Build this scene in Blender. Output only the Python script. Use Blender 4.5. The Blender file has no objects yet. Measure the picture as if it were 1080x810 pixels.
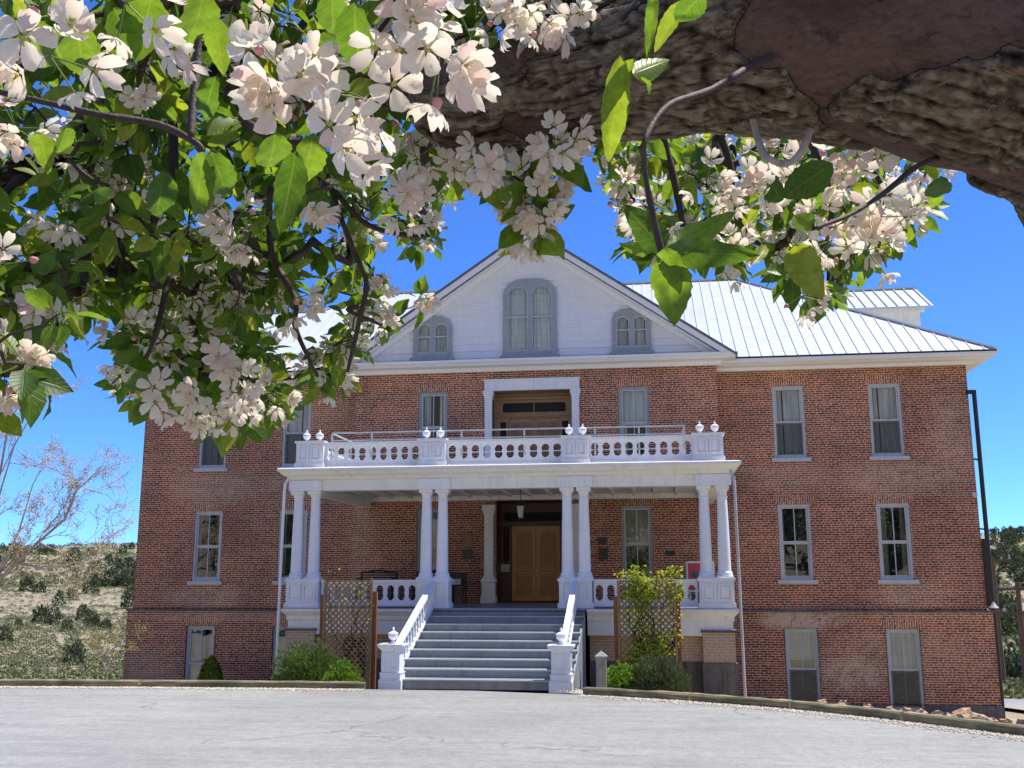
import bpy, bmesh, math, random
import numpy as np
from mathutils import Vector, Matrix, noise
from mathutils.geometry import tessellate_polygon
R = random.Random(7)
PI = math.pi
scn = bpy.context.scene
COL = scn.collection

# ------------------------------------------------------------------ camera
CAM = Vector((3.106, -27.0, 0.002)); FOC = 1071.0; PIT = .191; YAW = .137; ROL = -.002
cam = bpy.data.objects.new('camera', bpy.data.cameras.new('camera')); COL.objects.link(cam)
cam.location = CAM
cam.rotation_euler = (Matrix.Rotation(YAW, 3, 'Z') @ Matrix.Rotation(PI/2+PIT, 3, 'X') @ Matrix.Rotation(ROL, 3, 'Z')).to_euler()
cam.data.sensor_width = 36; cam.data.lens = 36*FOC/1080
cam.data.clip_start = .05; cam.data.clip_end = 12000
scn.camera = cam
# ------------------------------------------------------------------ light
SUN = Vector((.45, .2, 1.0)).normalized()
w = bpy.data.worlds.new('World'); scn.world = w; w.use_nodes = True
nt = w.node_tree; nt.nodes.clear()
sky = nt.nodes.new('ShaderNodeTexSky'); sky.sky_type = 'NISHITA'; sky.sun_disc = False
sky.sun_elevation = math.asin(SUN.z); sky.sun_rotation = math.atan2(SUN.x, SUN.y)
sky.altitude = 3500; sky.air_density = 1.0; sky.dust_density = 0.0; sky.ozone_density = 4
hs = nt.nodes.new('ShaderNodeHueSaturation'); hs.inputs['Saturation'].default_value = 1.0; hs.inputs['Hue'].default_value = .5
bg = nt.nodes.new('ShaderNodeBackground'); bg.inputs['Strength'].default_value = .15
wo = nt.nodes.new('ShaderNodeOutputWorld')
tn = nt.nodes.new('ShaderNodeMix'); tn.data_type = 'RGBA'; tn.blend_type = 'MULTIPLY'; tn.inputs[0].default_value = 1; tn.inputs[7].default_value = (.33, .57, .95, 1)
nt.links.new(sky.outputs[0], tn.inputs[6]); nt.links.new(tn.outputs[2], hs.inputs['Color']); nt.links.new(hs.outputs[0], bg.inputs['Color']); nt.links.new(bg.outputs[0], wo.inputs[0])
sd = bpy.data.lights.new('sun', 'SUN'); sd.energy = 4.0; sd.angle = math.radians(.5); sd.color = (1, .945, .86)
so = bpy.data.objects.new('sun', sd); COL.objects.link(so); so.rotation_euler = SUN.to_track_quat('Z', 'Y').to_euler(); so.location = (20, 10, 40)
scn.view_settings.view_transform = 'Standard'; scn.view_settings.look = 'None'
scn.view_settings.exposure = 0.84; scn.view_settings.gamma = 1

# ------------------------------------------------------------------ helpers
def ray(px, py):
    u = px-540; v = py-405; c, s = math.cos(ROL), math.sin(ROL); u, v = c*u+s*v, -s*u+c*v
    x = u/FOC; z2 = -v/FOC; c, s = math.cos(PIT), math.sin(PIT); y = c-s*z2; z = s+c*z2
    c, s = math.cos(YAW), math.sin(YAW); return Vector((c*x-s*y, s*x+c*y, z))
def pd(px, py, d):          # point seen at px,py at depth d metres
    return CAM + ray(px, py)*d
def ipol(x, pts):
    if x <= pts[0][0]: return pts[0][1]
    for (a, b), (c, d) in zip(pts, pts[1:]):
        if x <= c: return b+(d-b)*(x-a)/(c-a)
    return pts[-1][1]

class MB:
    def __init__(s): s.v = []; s.f = []; s.m = []; s.cm = 0
    def add(s, vs, fs, m=None):
        o = len(s.v); s.v += [tuple(p) for p in vs]; s.f += [tuple(i+o for i in f) for f in fs]
        s.m += [s.cm if m is None else m]*len(fs); return s
    def box(s, x0, x1, y0, y1, z0, z1):
        v = [(x, y, z) for z in (z0, z1) for y in (y0, y1) for x in (x0, x1)]
        return s.add(v, [(0,2,3,1),(4,5,7,6),(0,1,5,4),(2,6,7,3),(0,4,6,2),(1,3,7,5)])
    def quad(s, a, b, c, d): return s.add([a,b,c,d], [(0,1,2,3)])
    def beam(s, a, b, wx, wz, up=Vector((0,0,1))):   # bar from a to b
        a = Vector(a); b = Vector(b); d = (b-a).normalized(); sx = d.cross(up)
        if sx.length < 1e-4: sx = Vector((1,0,0))
        sx.normalize(); sz = sx.cross(d)
        v = [p+sx*i*wx/2+sz*j*wz/2 for p in (a, b) for j in (-1,1) for i in (-1,1)]
        return s.add(v, [(0,1,3,2),(4,6,7,5),(0,4,5,1),(2,3,7,6),(0,2,6,4),(1,5,7,3)])
    def lathe(s, x, y, prof, n=16, cap=True):  # prof [(r,z)]
        vs = []; fs = []
        for r, z in prof:
            for k in range(n): a = 2*PI*k/n; vs.append((x+r*math.cos(a), y+r*math.sin(a), z))
        for i in range(len(prof)-1):
            for k in range(n): k2 = (k+1) % n; fs.append((i*n+k, i*n+k2, (i+1)*n+k2, (i+1)*n+k))
        if cap: fs.append(tuple(range(n))[::-1]); fs.append(tuple((len(prof)-1)*n+k for k in range(n)))
        return s.add(vs, fs)
    def slathe(s, x, y, prof):  # square-section lathe: prof [(halfwidth,z)]
        vs = []; fs = []
        for r, z in prof:
            vs += [(x-r,y-r,z),(x+r,y-r,z),(x+r,y+r,z),(x-r,y+r,z)]
        n = 4
        for i in range(len(prof)-1):
            for k in range(4): k2 = (k+1) % 4; fs.append((i*n+k, i*n+k2, (i+1)*n+k2, (i+1)*n+k))
        fs.append((3,2,1,0)); fs.append(tuple((len(prof)-1)*4+k for k in range(4)))
        return s.add(vs, fs)
    def tube(s, pts, rs, n=6, cap=True):
        pts = [Vector(p) for p in pts]; vs = []; fs = []; prev = None
        for i, p in enumerate(pts):
            d = (pts[min(i+1, len(pts)-1)]-pts[max(i-1, 0)]).normalized()
            if prev is None:
                a = Vector((0,0,1)) if abs(d.z) < .9 else Vector((1,0,0)); u = d.cross(a).normalized()
            else:
                u = prev-d*prev.dot(d); u = u.normalized() if u.length > 1e-6 else d.orthogonal().normalized()
            prev = u; q = d.cross(u); r = rs[i] if hasattr(rs, '__len__') else rs
            for k in range(n): a = 2*PI*k/n; vs.append(p+u*math.cos(a)*r+q*math.sin(a)*r)
        for i in range(len(pts)-1):
            for k in range(n): k2 = (k+1) % n; fs.append((i*n+k, i*n+k2, (i+1)*n+k2, (i+1)*n+k))
        if cap: fs.append(tuple(range(n))[::-1]); fs.append(tuple((len(pts)-1)*n+k for k in range(n)))
        return s.add(vs, fs)
    def plate(s, outer, holes, y0, y1, ax='xz', c=0):  # 2D outline (x,z) with holes, thickness y0..y1
        loops = [outer]+list(holes); flat = [p for l in loops for p in l]
        tris = tessellate_polygon([[Vector((p[0], p[1], 0)) for p in l] for l in loops])
        n = len(flat)
        T = (lambda p, y: (p[0], y, p[1])) if ax == 'xz' else (lambda p, y: (y, p[0], p[1]))
        vs = [T(p, y0) for p in flat]+[T(p, y1) for p in flat]
        fs = [tuple(t) for t in tris]+[tuple(i+n for i in t)[::-1] for t in tris]
        o = 0
        for l in loops:
            for i in range(len(l)): j = (i+1) % len(l); fs.append((o+i, o+j, o+j+n, o+i+n))
            o += len(l)
        return s.add(vs, fs)
    def build(s, name, mats, parent=None, smooth=False, **kw):
        me = bpy.data.meshes.new(name); me.from_pydata(s.v, [], s.f)
        if not isinstance(mats, (list, tuple)): mats = [mats]
        for m in mats: me.materials.append(m)
        me.polygons.foreach_set('material_index', s.m)
        if not kw.pop('raw', False):
            bm = bmesh.new(); bm.from_mesh(me); bmesh.ops.recalc_face_normals(bm, faces=bm.faces); bm.to_mesh(me); bm.free()
        if smooth: me.polygons.foreach_set('use_smooth', [True]*len(me.polygons))
        me.update()
        o = bpy.data.objects.new(name, me); COL.objects.link(o)
        if parent: o.parent = parent
        tag(o, **kw); return o
def smooth_by_angle(o, ang=35):
    me = o.data; me.polygons.foreach_set('use_smooth', [True]*len(me.polygons))
    bm = bmesh.new(); bm.from_mesh(me)
    bmesh.ops.split_edges(bm, edges=[e for e in bm.edges if len(e.link_faces) == 2 and e.calc_face_angle(0) > math.radians(ang)])
    bm.to_mesh(me); bm.free(); return o
def tag(o, label=None, cat=None, group=None, kind=None):
    if label: o['label'] = label
    if cat: o['category'] = cat
    if group: o['group'] = group
    if kind: o['kind'] = kind
    return o
def empty(name, loc, **kw):
    o = bpy.data.objects.new(name, None); COL.objects.link(o); o.location = loc; tag(o, **kw); return o
def settle(root):     # children were built in world coordinates: keep them there under a moved root
    inv = Matrix.Translation(root.location).inverted()
    for c in root.children: c.matrix_parent_inverse = inv
def blob(r, seed, n=2, amp=.25, fr=1.6, sq=(1,1,1)):
    bm = bmesh.new(); bmesh.ops.create_icosphere(bm, subdivisions=n, radius=1)
    for v in bm.verts:
        d = 1+amp*noise.noise(v.co*fr+Vector((seed*3.7, seed, 0)))*1.6
        v.co = Vector((v.co.x*sq[0], v.co.y*sq[1], v.co.z*sq[2]))*d*r
    vs = [v.co.copy() for v in bm.verts]; fs = [tuple(v.index for v in f.verts) for f in bm.faces]; bm.free(); return vs, fs

# ------------------------------------------------------------------ materials
class NT:
    def __init__(s, name):
        s.m = bpy.data.materials.new(name); s.m.use_nodes = True; s.t = s.m.node_tree; s.t.nodes.clear()
        s.out = s.n('ShaderNodeOutputMaterial'); s.p = s.n('ShaderNodeBsdfPrincipled'); s.l(s.p.outputs[0], s.out.inputs[0])
    def n(s, t, **kw):
        x = s.t.nodes.new(t)
        for k, v in kw.items(): setattr(x, k, v)
        return x
    def l(s, a, b): s.t.links.new(a, b)
    def set(s, nd, **kw):
        for k, v in kw.items(): nd.inputs[k.replace('_', ' ')].default_value = v
        return nd
    def coord(s, which='Object'): return s.n('ShaderNodeTexCoord').outputs[which]
    def noise(s, vec, scale, detail=4, rough=.55, dist=0):
        x = s.n('ShaderNodeTexNoise'); s.l(vec, x.inputs['Vector'])
        x.inputs['Scale'].default_value = scale; x.inputs['Detail'].default_value = detail; x.inputs['Roughness'].default_value = rough
        x.inputs['Distortion'].default_value = dist; return x.outputs['Fac']
    def ramp(s, fac, stops):
        x = s.n('ShaderNodeValToRGB'); e = x.color_ramp.elements
        while len(e) < len(stops): e.new(.5)
        for i, (p, c) in enumerate(stops): e[i].position = p; e[i].color = (c if hasattr(c, '__len__') else (c, c, c))[:3]+(1,) if hasattr(c, '__len__') else (c, c, c, 1)
        s.l(fac, x.inputs[0]); return x.outputs[0]
    def mix(s, f, a, b, mode='MIX'):
        x = s.n('ShaderNodeMix', data_type='RGBA', blend_type=mode)
        for sock, v in ((x.inputs[0], f), (x.inputs[6], a), (x.inputs[7], b)):
            if hasattr(v, 'links'): s.l(v, sock)
            elif hasattr(v, '__len__'): sock.default_value = tuple(v)[:3]+(1,)
            else: sock.default_value = v if sock == x.inputs[0] else (v, v, v, 1)
        return x.outputs[2]
    def math(s, op, a, b=None, clamp=False):
        x = s.n('ShaderNodeMath', operation=op, use_clamp=clamp)
        for i, v in enumerate((a, b)):
            if v is None: continue
            if hasattr(v, 'links'): s.l(v, x.inputs[i])
            else: x.inputs[i].default_value = v
        return x.outputs[0]
    def bump(s, h, strength=.3, dist=.01):
        x = s.n('ShaderNodeBump'); x.inputs['Strength'].default_value = strength; x.inputs['Distance'].default_value = dist
        s.l(h, x.inputs['Height']); s.l(x.outputs[0], s.p.inputs['Normal'])
    def base(s, c, rough=.6):
        if hasattr(c, 'links'): s.l(c, s.p.inputs['Base Color'])
        else: s.p.inputs['Base Color'].default_value = tuple(c)+(1,)
        if hasattr(rough, 'links'): s.l(rough, s.p.inputs['Roughness'])
        else: s.p.inputs['Roughness'].default_value = rough
        return s

def paint(name, c, rough=.5, var=.12, scale=3, bump=.1):
    t = NT(name); co = t.coord(); n = t.noise(co, scale, 5, .6); n2 = t.noise(co, scale*14, 3)
    mp = t.n('ShaderNodeMapping'); mp.inputs['Scale'].default_value = (scale*4, scale*4, scale*.35); t.l(co, mp.inputs[0]); n3 = t.noise(mp.outputs[0], 1, 4, .65)
    f = t.ramp(n, [(.3, 1-var), (.7, 1.0)]); g = t.ramp(n2, [(.3, 1-var*.6), (.7, 1.0)]); h = t.ramp(n3, [(.32, 1-var*1.1), (.5, 1.0)])
    t.base(t.mix(1.0, t.mix(1.0, t.mix(1.0, c, f, 'MULTIPLY'), g, 'MULTIPLY'), h, 'MULTIPLY'), rough); t.bump(n2, bump, .004); return t.m
M = {}
M['white'] = paint('white_paint', (.83, .845, .86), .45, .08)
M['white2'] = paint('white_trim', (.84, .845, .85), .5, .05)
M['cream'] = paint('cream_trim', (.85, .835, .78), .5, .1)
M['trim'] = paint('bluegrey_trim', (.37, .415, .43), .45, .15)
M['trimlt'] = paint('pale_bluegrey_trim', (.53, .58, .61), .4, .12)
M['trimbl'] = paint('slate_blue_trim', (.17, .22, .27), .45, .15)
M['step'] = paint('bluegrey_step_paint', (.32, .36, .385), .42, .2, 2.2)
M['deckp'] = paint('grey_deck_paint', (.20, .23, .25), .4, .2)
M['black'] = paint('black_metal', (.02, .017, .015), .45, .2)
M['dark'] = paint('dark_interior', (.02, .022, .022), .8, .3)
M['conc'] = paint('grey_concrete', (.19, .18, .165), .85, .5, 2.3, .4)
M['found'] = paint('foundation_paint', (.17, .175, .18), .8, .4, 1.6, .3)
M['redwood'] = paint('redwood_post', (.30, .10, .04), .6, .3, 5)
M['lattice'] = paint('weathered_lattice', (.42, .27, .125), .7, .35, 7)
M['brass'] = paint('bronze_plaque', (.33, .2, .06), .4, .3)
M['darkbronze'] = paint('dark_plaque', (.035, .04, .035), .35, .3)
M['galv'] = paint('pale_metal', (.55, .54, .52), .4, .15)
M['signred'] = paint('red_poster', (.55, .06, .07), .5, .1)
M['stonecol'] = paint('cast_stone', (.36, .35, .30), .85, .25, 8, .4)
M['polewood'] = paint('pole_wood', (.23, .13, .07), .8, .3)

def wood(name, a, b, sc=6, rough=.4):
    t = NT(name); co = t.coord(); mp = t.n('ShaderNodeMapping'); mp.inputs['Scale'].default_value = (sc*3, sc*3, sc*.35); t.l(co, mp.inputs[0])
    n = t.noise(mp.outputs[0], 2, 6, .65, .6); t.base(t.ramp(n, [(.3, a), (.7, b)]), rough); t.bump(n, .2, .004); return t.m
M['oak'] = wood('honey_oak', (.44, .21, .065), (.66, .36, .13))
M['oakdk'] = wood('oak_carving', (.30, .12, .03), (.50, .22, .06))
M['walnut'] = wood('dark_walnut', (.06, .024, .013), (.13, .052, .027))
M['oldwood'] = wood('weathered_door', (.22, .125, .06), (.42, .27, .145), 8, .65)
M['oldwooddk'] = wood('weathered_door_panel', (.16, .085, .045), (.32, .19, .10), 9, .65)
def timber():
    t = NT('landscape_timber'); co = t.coord(); mp = t.n('ShaderNodeMapping'); mp.inputs['Scale'].default_value = (1.2, 1.2, 16); t.l(co, mp.inputs[0])
    n = t.noise(mp.outputs[0], 1.5, 6, .7, .8); m = t.noise(co, 1.6, 4, .6); c = t.ramp(n, [(.3, (.10,.09,.05)), (.5, (.22,.19,.115)), (.7, (.40,.34,.23))]); c = t.mix(1.0, c, t.ramp(m, [(.35, (.5,.55,.45)), (.65, (1.2,1.15,1.05))]), 'MULTIPLY'); t.base(c, .9); t.bump(n, .6, .01); return t.m
M['timber'] = timber()

def brick(name, soldier=False, pale=0.0, tint=(1,1,1)):
    t = NT(name); geo = t.n('ShaderNodeNewGeometry'); co = t.coord()
    sp = t.n('ShaderNodeSeparateXYZ'); t.l(co, sp.inputs[0]); sn = t.n('ShaderNodeSeparateXYZ'); t.l(geo.outputs['True Normal'], sn.inputs[0])
    side = t.math('GREATER_THAN', t.math('ABSOLUTE', sn.outputs[0]), .6)
    mx = t.n('ShaderNodeMix', data_type='FLOAT'); t.l(side, mx.inputs[0]); t.l(sp.outputs[0], mx.inputs[2]); t.l(t.math('ADD', sp.outputs[1], .1), mx.inputs[3])
    cb = t.n('ShaderNodeCombineXYZ')
    # slight waviness of courses
    wob = t.math('MULTIPLY', t.math('SUBTRACT', t.noise(co, 1.3, 4), .5), .035)
    zz = t.math('ADD', sp.outputs[2], wob)
    if soldier: t.l(zz, cb.inputs[0]); t.l(mx.outputs[0], cb.inputs[1])
    else: t.l(mx.outputs[0], cb.inputs[0]); t.l(zz, cb.inputs[1])
    b = t.n('ShaderNodeTexBrick'); t.l(cb.outputs[0], b.inputs['Vector'])
    b.inputs['Scale'].default_value = 1; b.inputs['Brick Width'].default_value = .195; b.inputs['Row Height'].default_value = .058; b.squash = .5; b.squash_frequency = 6
    b.inputs['Mortar Size'].default_value = .0082; b.inputs['Mortar Smooth'].default_value = .25; b.inputs['Bias'].default_value = -.1
    b.inputs['Color1'].default_value = (.345*tint[0], .094*tint[1], .048*tint[2], 1); b.inputs['Color2'].default_value = (.10*tint[0], .023*tint[1], .014*tint[2], 1)
    b.inputs['Mortar'].default_value = (.74, .54, .39, 1)
    col = b.outputs['Color']
    n1 = t.noise(co, .55, 5, .6); col = t.mix(1.0, col, t.ramp(n1, [(.3, (.66,.62,.62)), (.5, (.97,.96,.96)), (.7, (1.25,1.2,1.12))]), 'MULTIPLY')
    n2 = t.noise(co, 9, 3, .7); col = t.mix(.7, col, t.ramp(n2, [(.3, (.62,.6,.62)), (.7, (1.3,1.28,1.2))]), 'MULTIPLY')
    n5 = t.noise(co, 26, 2, .7); col = t.mix(.6, col, t.ramp(n5, [(.3, (.55,.55,.55)), (.7, (1.4,1.4,1.35))]), 'MULTIPLY')
    # efflorescence and repointing: pale areas under some windows
    acc = None
    for (x, z, rx, rz, s) in ((9.3, 2.55, 1.5, .55, .8), (6.7, 2.6, 1.3, .45, .55), (10.7, 3.4, .6, 1.5, .6), (-9.0, 2.6, 1.4, .6, .8), (-6.6, 2.6, 1.2, .5, .7), (-9.1, -.4, 1.4, .35, .85),
                              (9.3, -.35, 1.0, .4, .7), (7.9, -2.3, .9, .5, 1.4), (6.7, -.98, 1.15, .30, 2.2), (-10.6, -2.4, 1.0, .7, .7), (9, -1.9, 2.3, .8, .45), (-4.6, 1.0, .5, 2.0, .6), (-8, -.95, 3.6, .16, .8), (9, -.9, 3.0, .12, .5), (-6.2,4.6,1.6,.5,.5)):
        d = t.math('ADD', t.math('POWER', t.math('DIVIDE', t.math('SUBTRACT', sp.outputs[0], x), rx), 2), t.math('POWER', t.math('DIVIDE', t.math('SUBTRACT', sp.outputs[2], z), rz), 2))
        q = t.math('MULTIPLY', t.math('SUBTRACT', 1.2, d, True), s); acc = q if acc is None else t.math('MAXIMUM', acc, q)
    n3 = t.noise(co, 3.2, 5, .7); n4 = t.noise(co, 14, 3, .7)
    f = t.math('MULTIPLY', t.math('MULTIPLY', acc, t.ramp(n3, [(.35, .15), (.65, 1.0)])), t.ramp(n4, [(.35, .15), (.65, .8)]))
    f = t.math('MINIMUM', t.math('ADD', t.math('MULTIPLY', f, 1.15), pale), .7)
    col = t.mix(f, col, (.62, .51, .37))
    t.base(col, .85); t.bump(t.math('SUBTRACT', t.math('MULTIPLY', n2, .5), b.outputs['Fac']), .6, .008); return t.m
M['brick'] = brick('brick_wall')
M['brickpale'] = brick('pale_worn_brick', pale=.55)
M['soldier'] = brick('soldier_brick', True, .06, (1.15, 1.2, 1.15))

def glass(name, refl=.10, tint=.85):
    t = NT(name); g = t.n('ShaderNodeBsdfGlossy'); g.inputs['Roughness'].default_value = .015; g.inputs['Color'].default_value = (.9, .95, 1, 1)
    co = t.coord(); n = t.noise(co, 1.6, 2); bp = t.n('ShaderNodeBump'); bp.inputs['Strength'].default_value = .25; bp.inputs['Distance'].default_value = .02
    t.l(n, bp.inputs['Height']); t.l(bp.outputs[0], g.inputs['Normal'])
    tr = t.n('ShaderNodeBsdfTransparent'); tr.inputs['Color'].default_value = (tint*.96, tint, tint*.98, 1)
    lw = t.n('ShaderNodeLayerWeight'); lw.inputs['Blend'].default_value = .3
    fac = t.math('ADD', t.math('MULTIPLY', lw.outputs['Fresnel'], .6), refl, True)
    mx = t.n('ShaderNodeMixShader'); t.l(fac, mx.inputs[0]); t.l(tr.outputs[0], mx.inputs[1]); t.l(g.outputs[0], mx.inputs[2]); t.l(mx.outputs[0], t.out.inputs[0])
    t.t.nodes.remove(t.p); return t.m
M['glassc'] = glass('clear_glass', .035, .97); M['glass'] = glass('window_glass', .10); M['glassr'] = glass('reflective_glass', .15, .8)
def screen(name):
    t = NT(name); tr = t.n('ShaderNodeBsdfTransparent'); t.base((.045, .05, .055), .7)
    mx = t.n('ShaderNodeMixShader'); mx.inputs[0].default_value = .5; t.l(tr.outputs[0], mx.inputs[1]); t.l(t.p.outputs[0], mx.inputs[2]); t.l(mx.outputs[0], t.out.inputs[0]); return t.m
M['screen'] = screen('insect_screen')
def cloth(name, a, b):
    t = NT(name); co = t.coord(); mp = t.n('ShaderNodeMapping'); mp.inputs['Scale'].default_value = (14, 14, .8); t.l(co, mp.inputs[0])
    n = t.noise(mp.outputs[0], 1, 3); t.base(t.ramp(n, [(.35, a), (.65, b)]), .9)
    tl = t.n('ShaderNodeBsdfTranslucent'); tl.inputs['Color'].default_value = tuple(b)+(1,)
    mx = t.n('ShaderNodeMixShader'); mx.inputs[0].default_value = .2; t.l(t.p.outputs[0], mx.inputs[1]); t.l(tl.outputs[0], mx.inputs[2]); t.l(mx.outputs[0], t.out.inputs[0]); return t.m
M['curt'] = cloth('grey_curtain', (.50,.53,.54), (.80,.85,.87)); M['curtw'] = cloth('white_curtain', (.70,.74,.80), (.90,.94,1.0))
M['curtb'] = cloth('bluegrey_curtain', (.42,.46,.50), (.64,.69,.74)); M['shade'] = cloth('cream_roller_shade', (.55,.53,.42), (.68,.65,.53)); M['curtd'] = cloth('tan_curtain', (.30,.28,.22), (.5,.47,.38))

def metalroof():
    t = NT('white_metal_roof'); co = t.coord(); n = t.noise(co, 1.2, 5); t.base(t.ramp(n, [(.3, (.53,.575,.585)), (.7, (.63,.665,.67))]), .38); t.p.inputs['Metallic'].default_value = .0; return t.m
M['roof'] = metalroof(); M['roofedge'] = paint('grey_metal_edge', (.13, .16, .19), .4, .2); M['seam'] = paint('roof_seam', (.60, .63, .64), .4, .1)

def asphalt():
    t = NT('pale_asphalt'); co = t.coord(); n = t.noise(co, .22, 5, .6); fine = t.noise(co, 42, 5, .9); mp = t.n('ShaderNodeMapping'); mp.inputs['Scale'].default_value = (.35, 2.2, 1); mp.inputs['Rotation'].default_value = (0,0,-.06); t.l(co, mp.inputs[0])
    st = t.noise(mp.outputs[0], 1.4, 5, .65, .5)
    c = t.ramp(n, [(.3, (.245,.243,.220)), (.5, (.29,.288,.26)), (.7, (.315,.312,.283))]); c = t.mix(1.0, c, t.ramp(st, [(.32, (.84,.84,.85)), (.6, (1.04,1.04,1.03))]), 'MULTIPLY')
    c = t.mix(1.0, c, t.ramp(fine, [(.3, .5), (.5, 1.0), (.72, 1.35)]), 'MULTIPLY')
    mid = t.noise(co, 7, 4, .7); c = t.mix(1.0, c, t.ramp(mid, [(.35, .88), (.65, 1.07)]), 'MULTIPLY')
    v = t.n('ShaderNodeTexVoronoi', feature='DISTANCE_TO_EDGE'); wp = t.n('ShaderNodeVectorMath', operation='ADD'); nn = t.n('ShaderNodeTexNoise'); t.l(co, nn.inputs[0]); nn.inputs['Scale'].default_value = 1.7; nn.inputs['Detail'].default_value = 6
    t.l(co, wp.inputs[0]); t.l(nn.outputs['Color'], wp.inputs[1]); t.l(wp.outputs[0], v.inputs['Vector']); v.inputs['Scale'].default_value = .19
    crack = t.ramp(v.outputs['Distance'], [(0, 1), (.0022, 1), (.0045, 0)]); gate = t.ramp(t.noise(co, .35, 2), [(.5, 0), (.56, 1)])
    c = t.mix(t.math('MULTIPLY', t.math('MULTIPLY', crack, gate), .65), c, (.05,.05,.05)); t.base(c, .85); t.bump(fine, .4, .006); return t.m
M['asphalt'] = asphalt()
def ground():
    t = NT('dry_ground'); co = t.coord(); n = t.noise(co, .05, 6, .6); m = t.noise(co, .9, 5, .7); f = t.noise(co, 12, 4, .7)
    c = t.ramp(n, [(.3, (.29,.24,.17)), (.55, (.34,.29,.205)), (.75, (.25,.235,.15))]); c = t.mix(.8, c, t.ramp(m, [(.3, (.6,.62,.55)), (.65, (1.15,1.12,1.05))]), 'MULTIPLY'); c = t.mix(1.0, c, t.ramp(f, [(.3, .75), (.7, 1.15)]), 'MULTIPLY')
    t.base(c, .95); t.bump(f, .5, .02); return t.m
M['ground'] = ground()
def isl(name, stops, rough=.6, trans=.35, tcol=None, spec=.3, detail=0):
    t = NT(name); g = t.n('ShaderNodeNewGeometry'); c = t.ramp(g.outputs['Random Per Island'], stops)
    if detail:
        n = t.noise(t.coord(), detail, 3); c = t.mix(1.0, c, t.ramp(n, [(.3, .72), (.7, 1.2)]), 'MULTIPLY')
    t.base(c, rough); t.p.inputs['Specular IOR Level'].default_value = spec
    if trans:
        tl = t.n('ShaderNodeBsdfTranslucent'); t.l(t.mix(1.0, c, tcol or (1.6,1.7,.7), 'MULTIPLY'), tl.inputs[0])
        mx = t.n('ShaderNodeMixShader'); mx.inputs[0].default_value = trans; t.l(t.p.outputs[0], mx.inputs[1]); t.l(tl.outputs[0], mx.inputs[2]); t.l(mx.outputs[0], t.out.inputs[0])
    return t.m
M['leaf'] = isl('apple_leaf', [(0, (.035,.085,.012)), (.45, (.065,.13,.02)), (.8, (.10,.175,.028)), (1, (.17,.22,.035))], .42, .45, (2.1,2.0,.7), .45, 60)
def appleleaf():
    t = NT('apple_leaf'); g = t.n('ShaderNodeNewGeometry'); c = t.ramp(g.outputs['Random Per Island'], [(0, (.045,.10,.014)), (.4, (.085,.16,.022)), (.75, (.14,.215,.030)), (1, (.23,.27,.04))])
    a = t.n('ShaderNodeAttribute', attribute_name='luv'); sx = t.n('ShaderNodeSeparateXYZ'); t.l(a.outputs['Vector'], sx.inputs[0]); u, v = sx.outputs[0], t.math('ABSOLUTE', sx.outputs[1])
    mid = t.math('SUBTRACT', 1, t.math('MULTIPLY', v, 11), True); sv = t.math('SINE', t.math('MULTIPLY', t.math('SUBTRACT', u, t.math('MULTIPLY', v, .22)), 52)); sv = t.ramp(sv, [(.82, 0), (1.0, .45)])
    vein = t.math('MAXIMUM', mid, sv); n = t.noise(t.coord(), 90, 4, .6)
    c = t.mix(1.0, c, t.ramp(n, [(.3, .75), (.7, 1.2)]), 'MULTIPLY'); c = t.mix(t.math('MULTIPLY', vein, .34), c, (.24,.30,.08)); t.base(c, .45); t.p.inputs['Specular IOR Level'].default_value = .4
    t.bump(t.math('ADD', t.math('MULTIPLY', vein, -1), t.math('MULTIPLY', n, .4)), .5, .0015)
    tl = t.n('ShaderNodeBsdfTranslucent'); t.l(t.mix(1.0, c, (2.1,2.0,.75), 'MULTIPLY'), tl.inputs[0]); mx = t.n('ShaderNodeMixShader'); mx.inputs[0].default_value = .5
    t.l(t.p.outputs[0], mx.inputs[1]); t.l(tl.outputs[0], mx.inputs[2]); t.l(mx.outputs[0], t.out.inputs[0]); return t.m
M['leaf'] = appleleaf()
M['petal'] = isl('blossom_petal', [(0, (.84,.62,.58)), (.25, (.85,.76,.67)), (1, (.87,.82,.71))], .6, .5, (1.0,.98,.92), .2)
M['stamen'] = isl('stamen', [(0, (.5,.36,.06)), (1, (.55,.45,.12))], .7, 0)
M['bud'] = isl('pink_bud', [(0, (.62,.22,.22)), (1, (.78,.45,.42))], .6, .2, (1,1,1))
M['stalk'] = isl('green_stalk', [(0, (.10,.16,.04)), (1, (.17,.2,.06))], .6, 0)
M['sage'] = isl('sagebrush_leaf', [(0, (.05,.065,.035)), (.2, (.11,.13,.075)), (.55, (.20,.215,.13)), (.85, (.29,.28,.17)), (1, (.36,.36,.08))], .9, .1, None, .1)
M['jun'] = isl('juniper_leaf', [(0, (.06,.078,.045)), (1, (.16,.18,.11))], .9, .1, None, .1)
M['vine'] = isl('vine_leaf', [(0, (.20,.24,.025)), (.6, (.36,.40,.045)), (1, (.52,.52,.08))], .6, .4, None, .3)
M['box'] = isl('boxwood_leaf', [(0, (.09,.18,.02)), (1, (.20,.32,.04))], .6, .3)
M['mugo'] = isl('pine_needles', [(0, (.05,.09,.02)), (.7, (.13,.20,.04)), (1, (.26,.31,.08))], .7, .15)
M['rosem'] = isl('greygreen_shrub_leaf', [(0, (.045,.075,.035)), (.7, (.10,.14,.06)), (1, (.22,.17,.10))], .7, .15)
M['arbor'] = isl('arborvitae_leaf', [(0, (.035,.06,.006)), (1, (.09,.12,.012))], .8, .15)
M['budl'] = isl('pale_bud', [(0, (.42,.40,.14)), (.6, (.60,.52,.32)), (1, (.66,.50,.40))], .8, .3, (1,1,.8))
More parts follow.
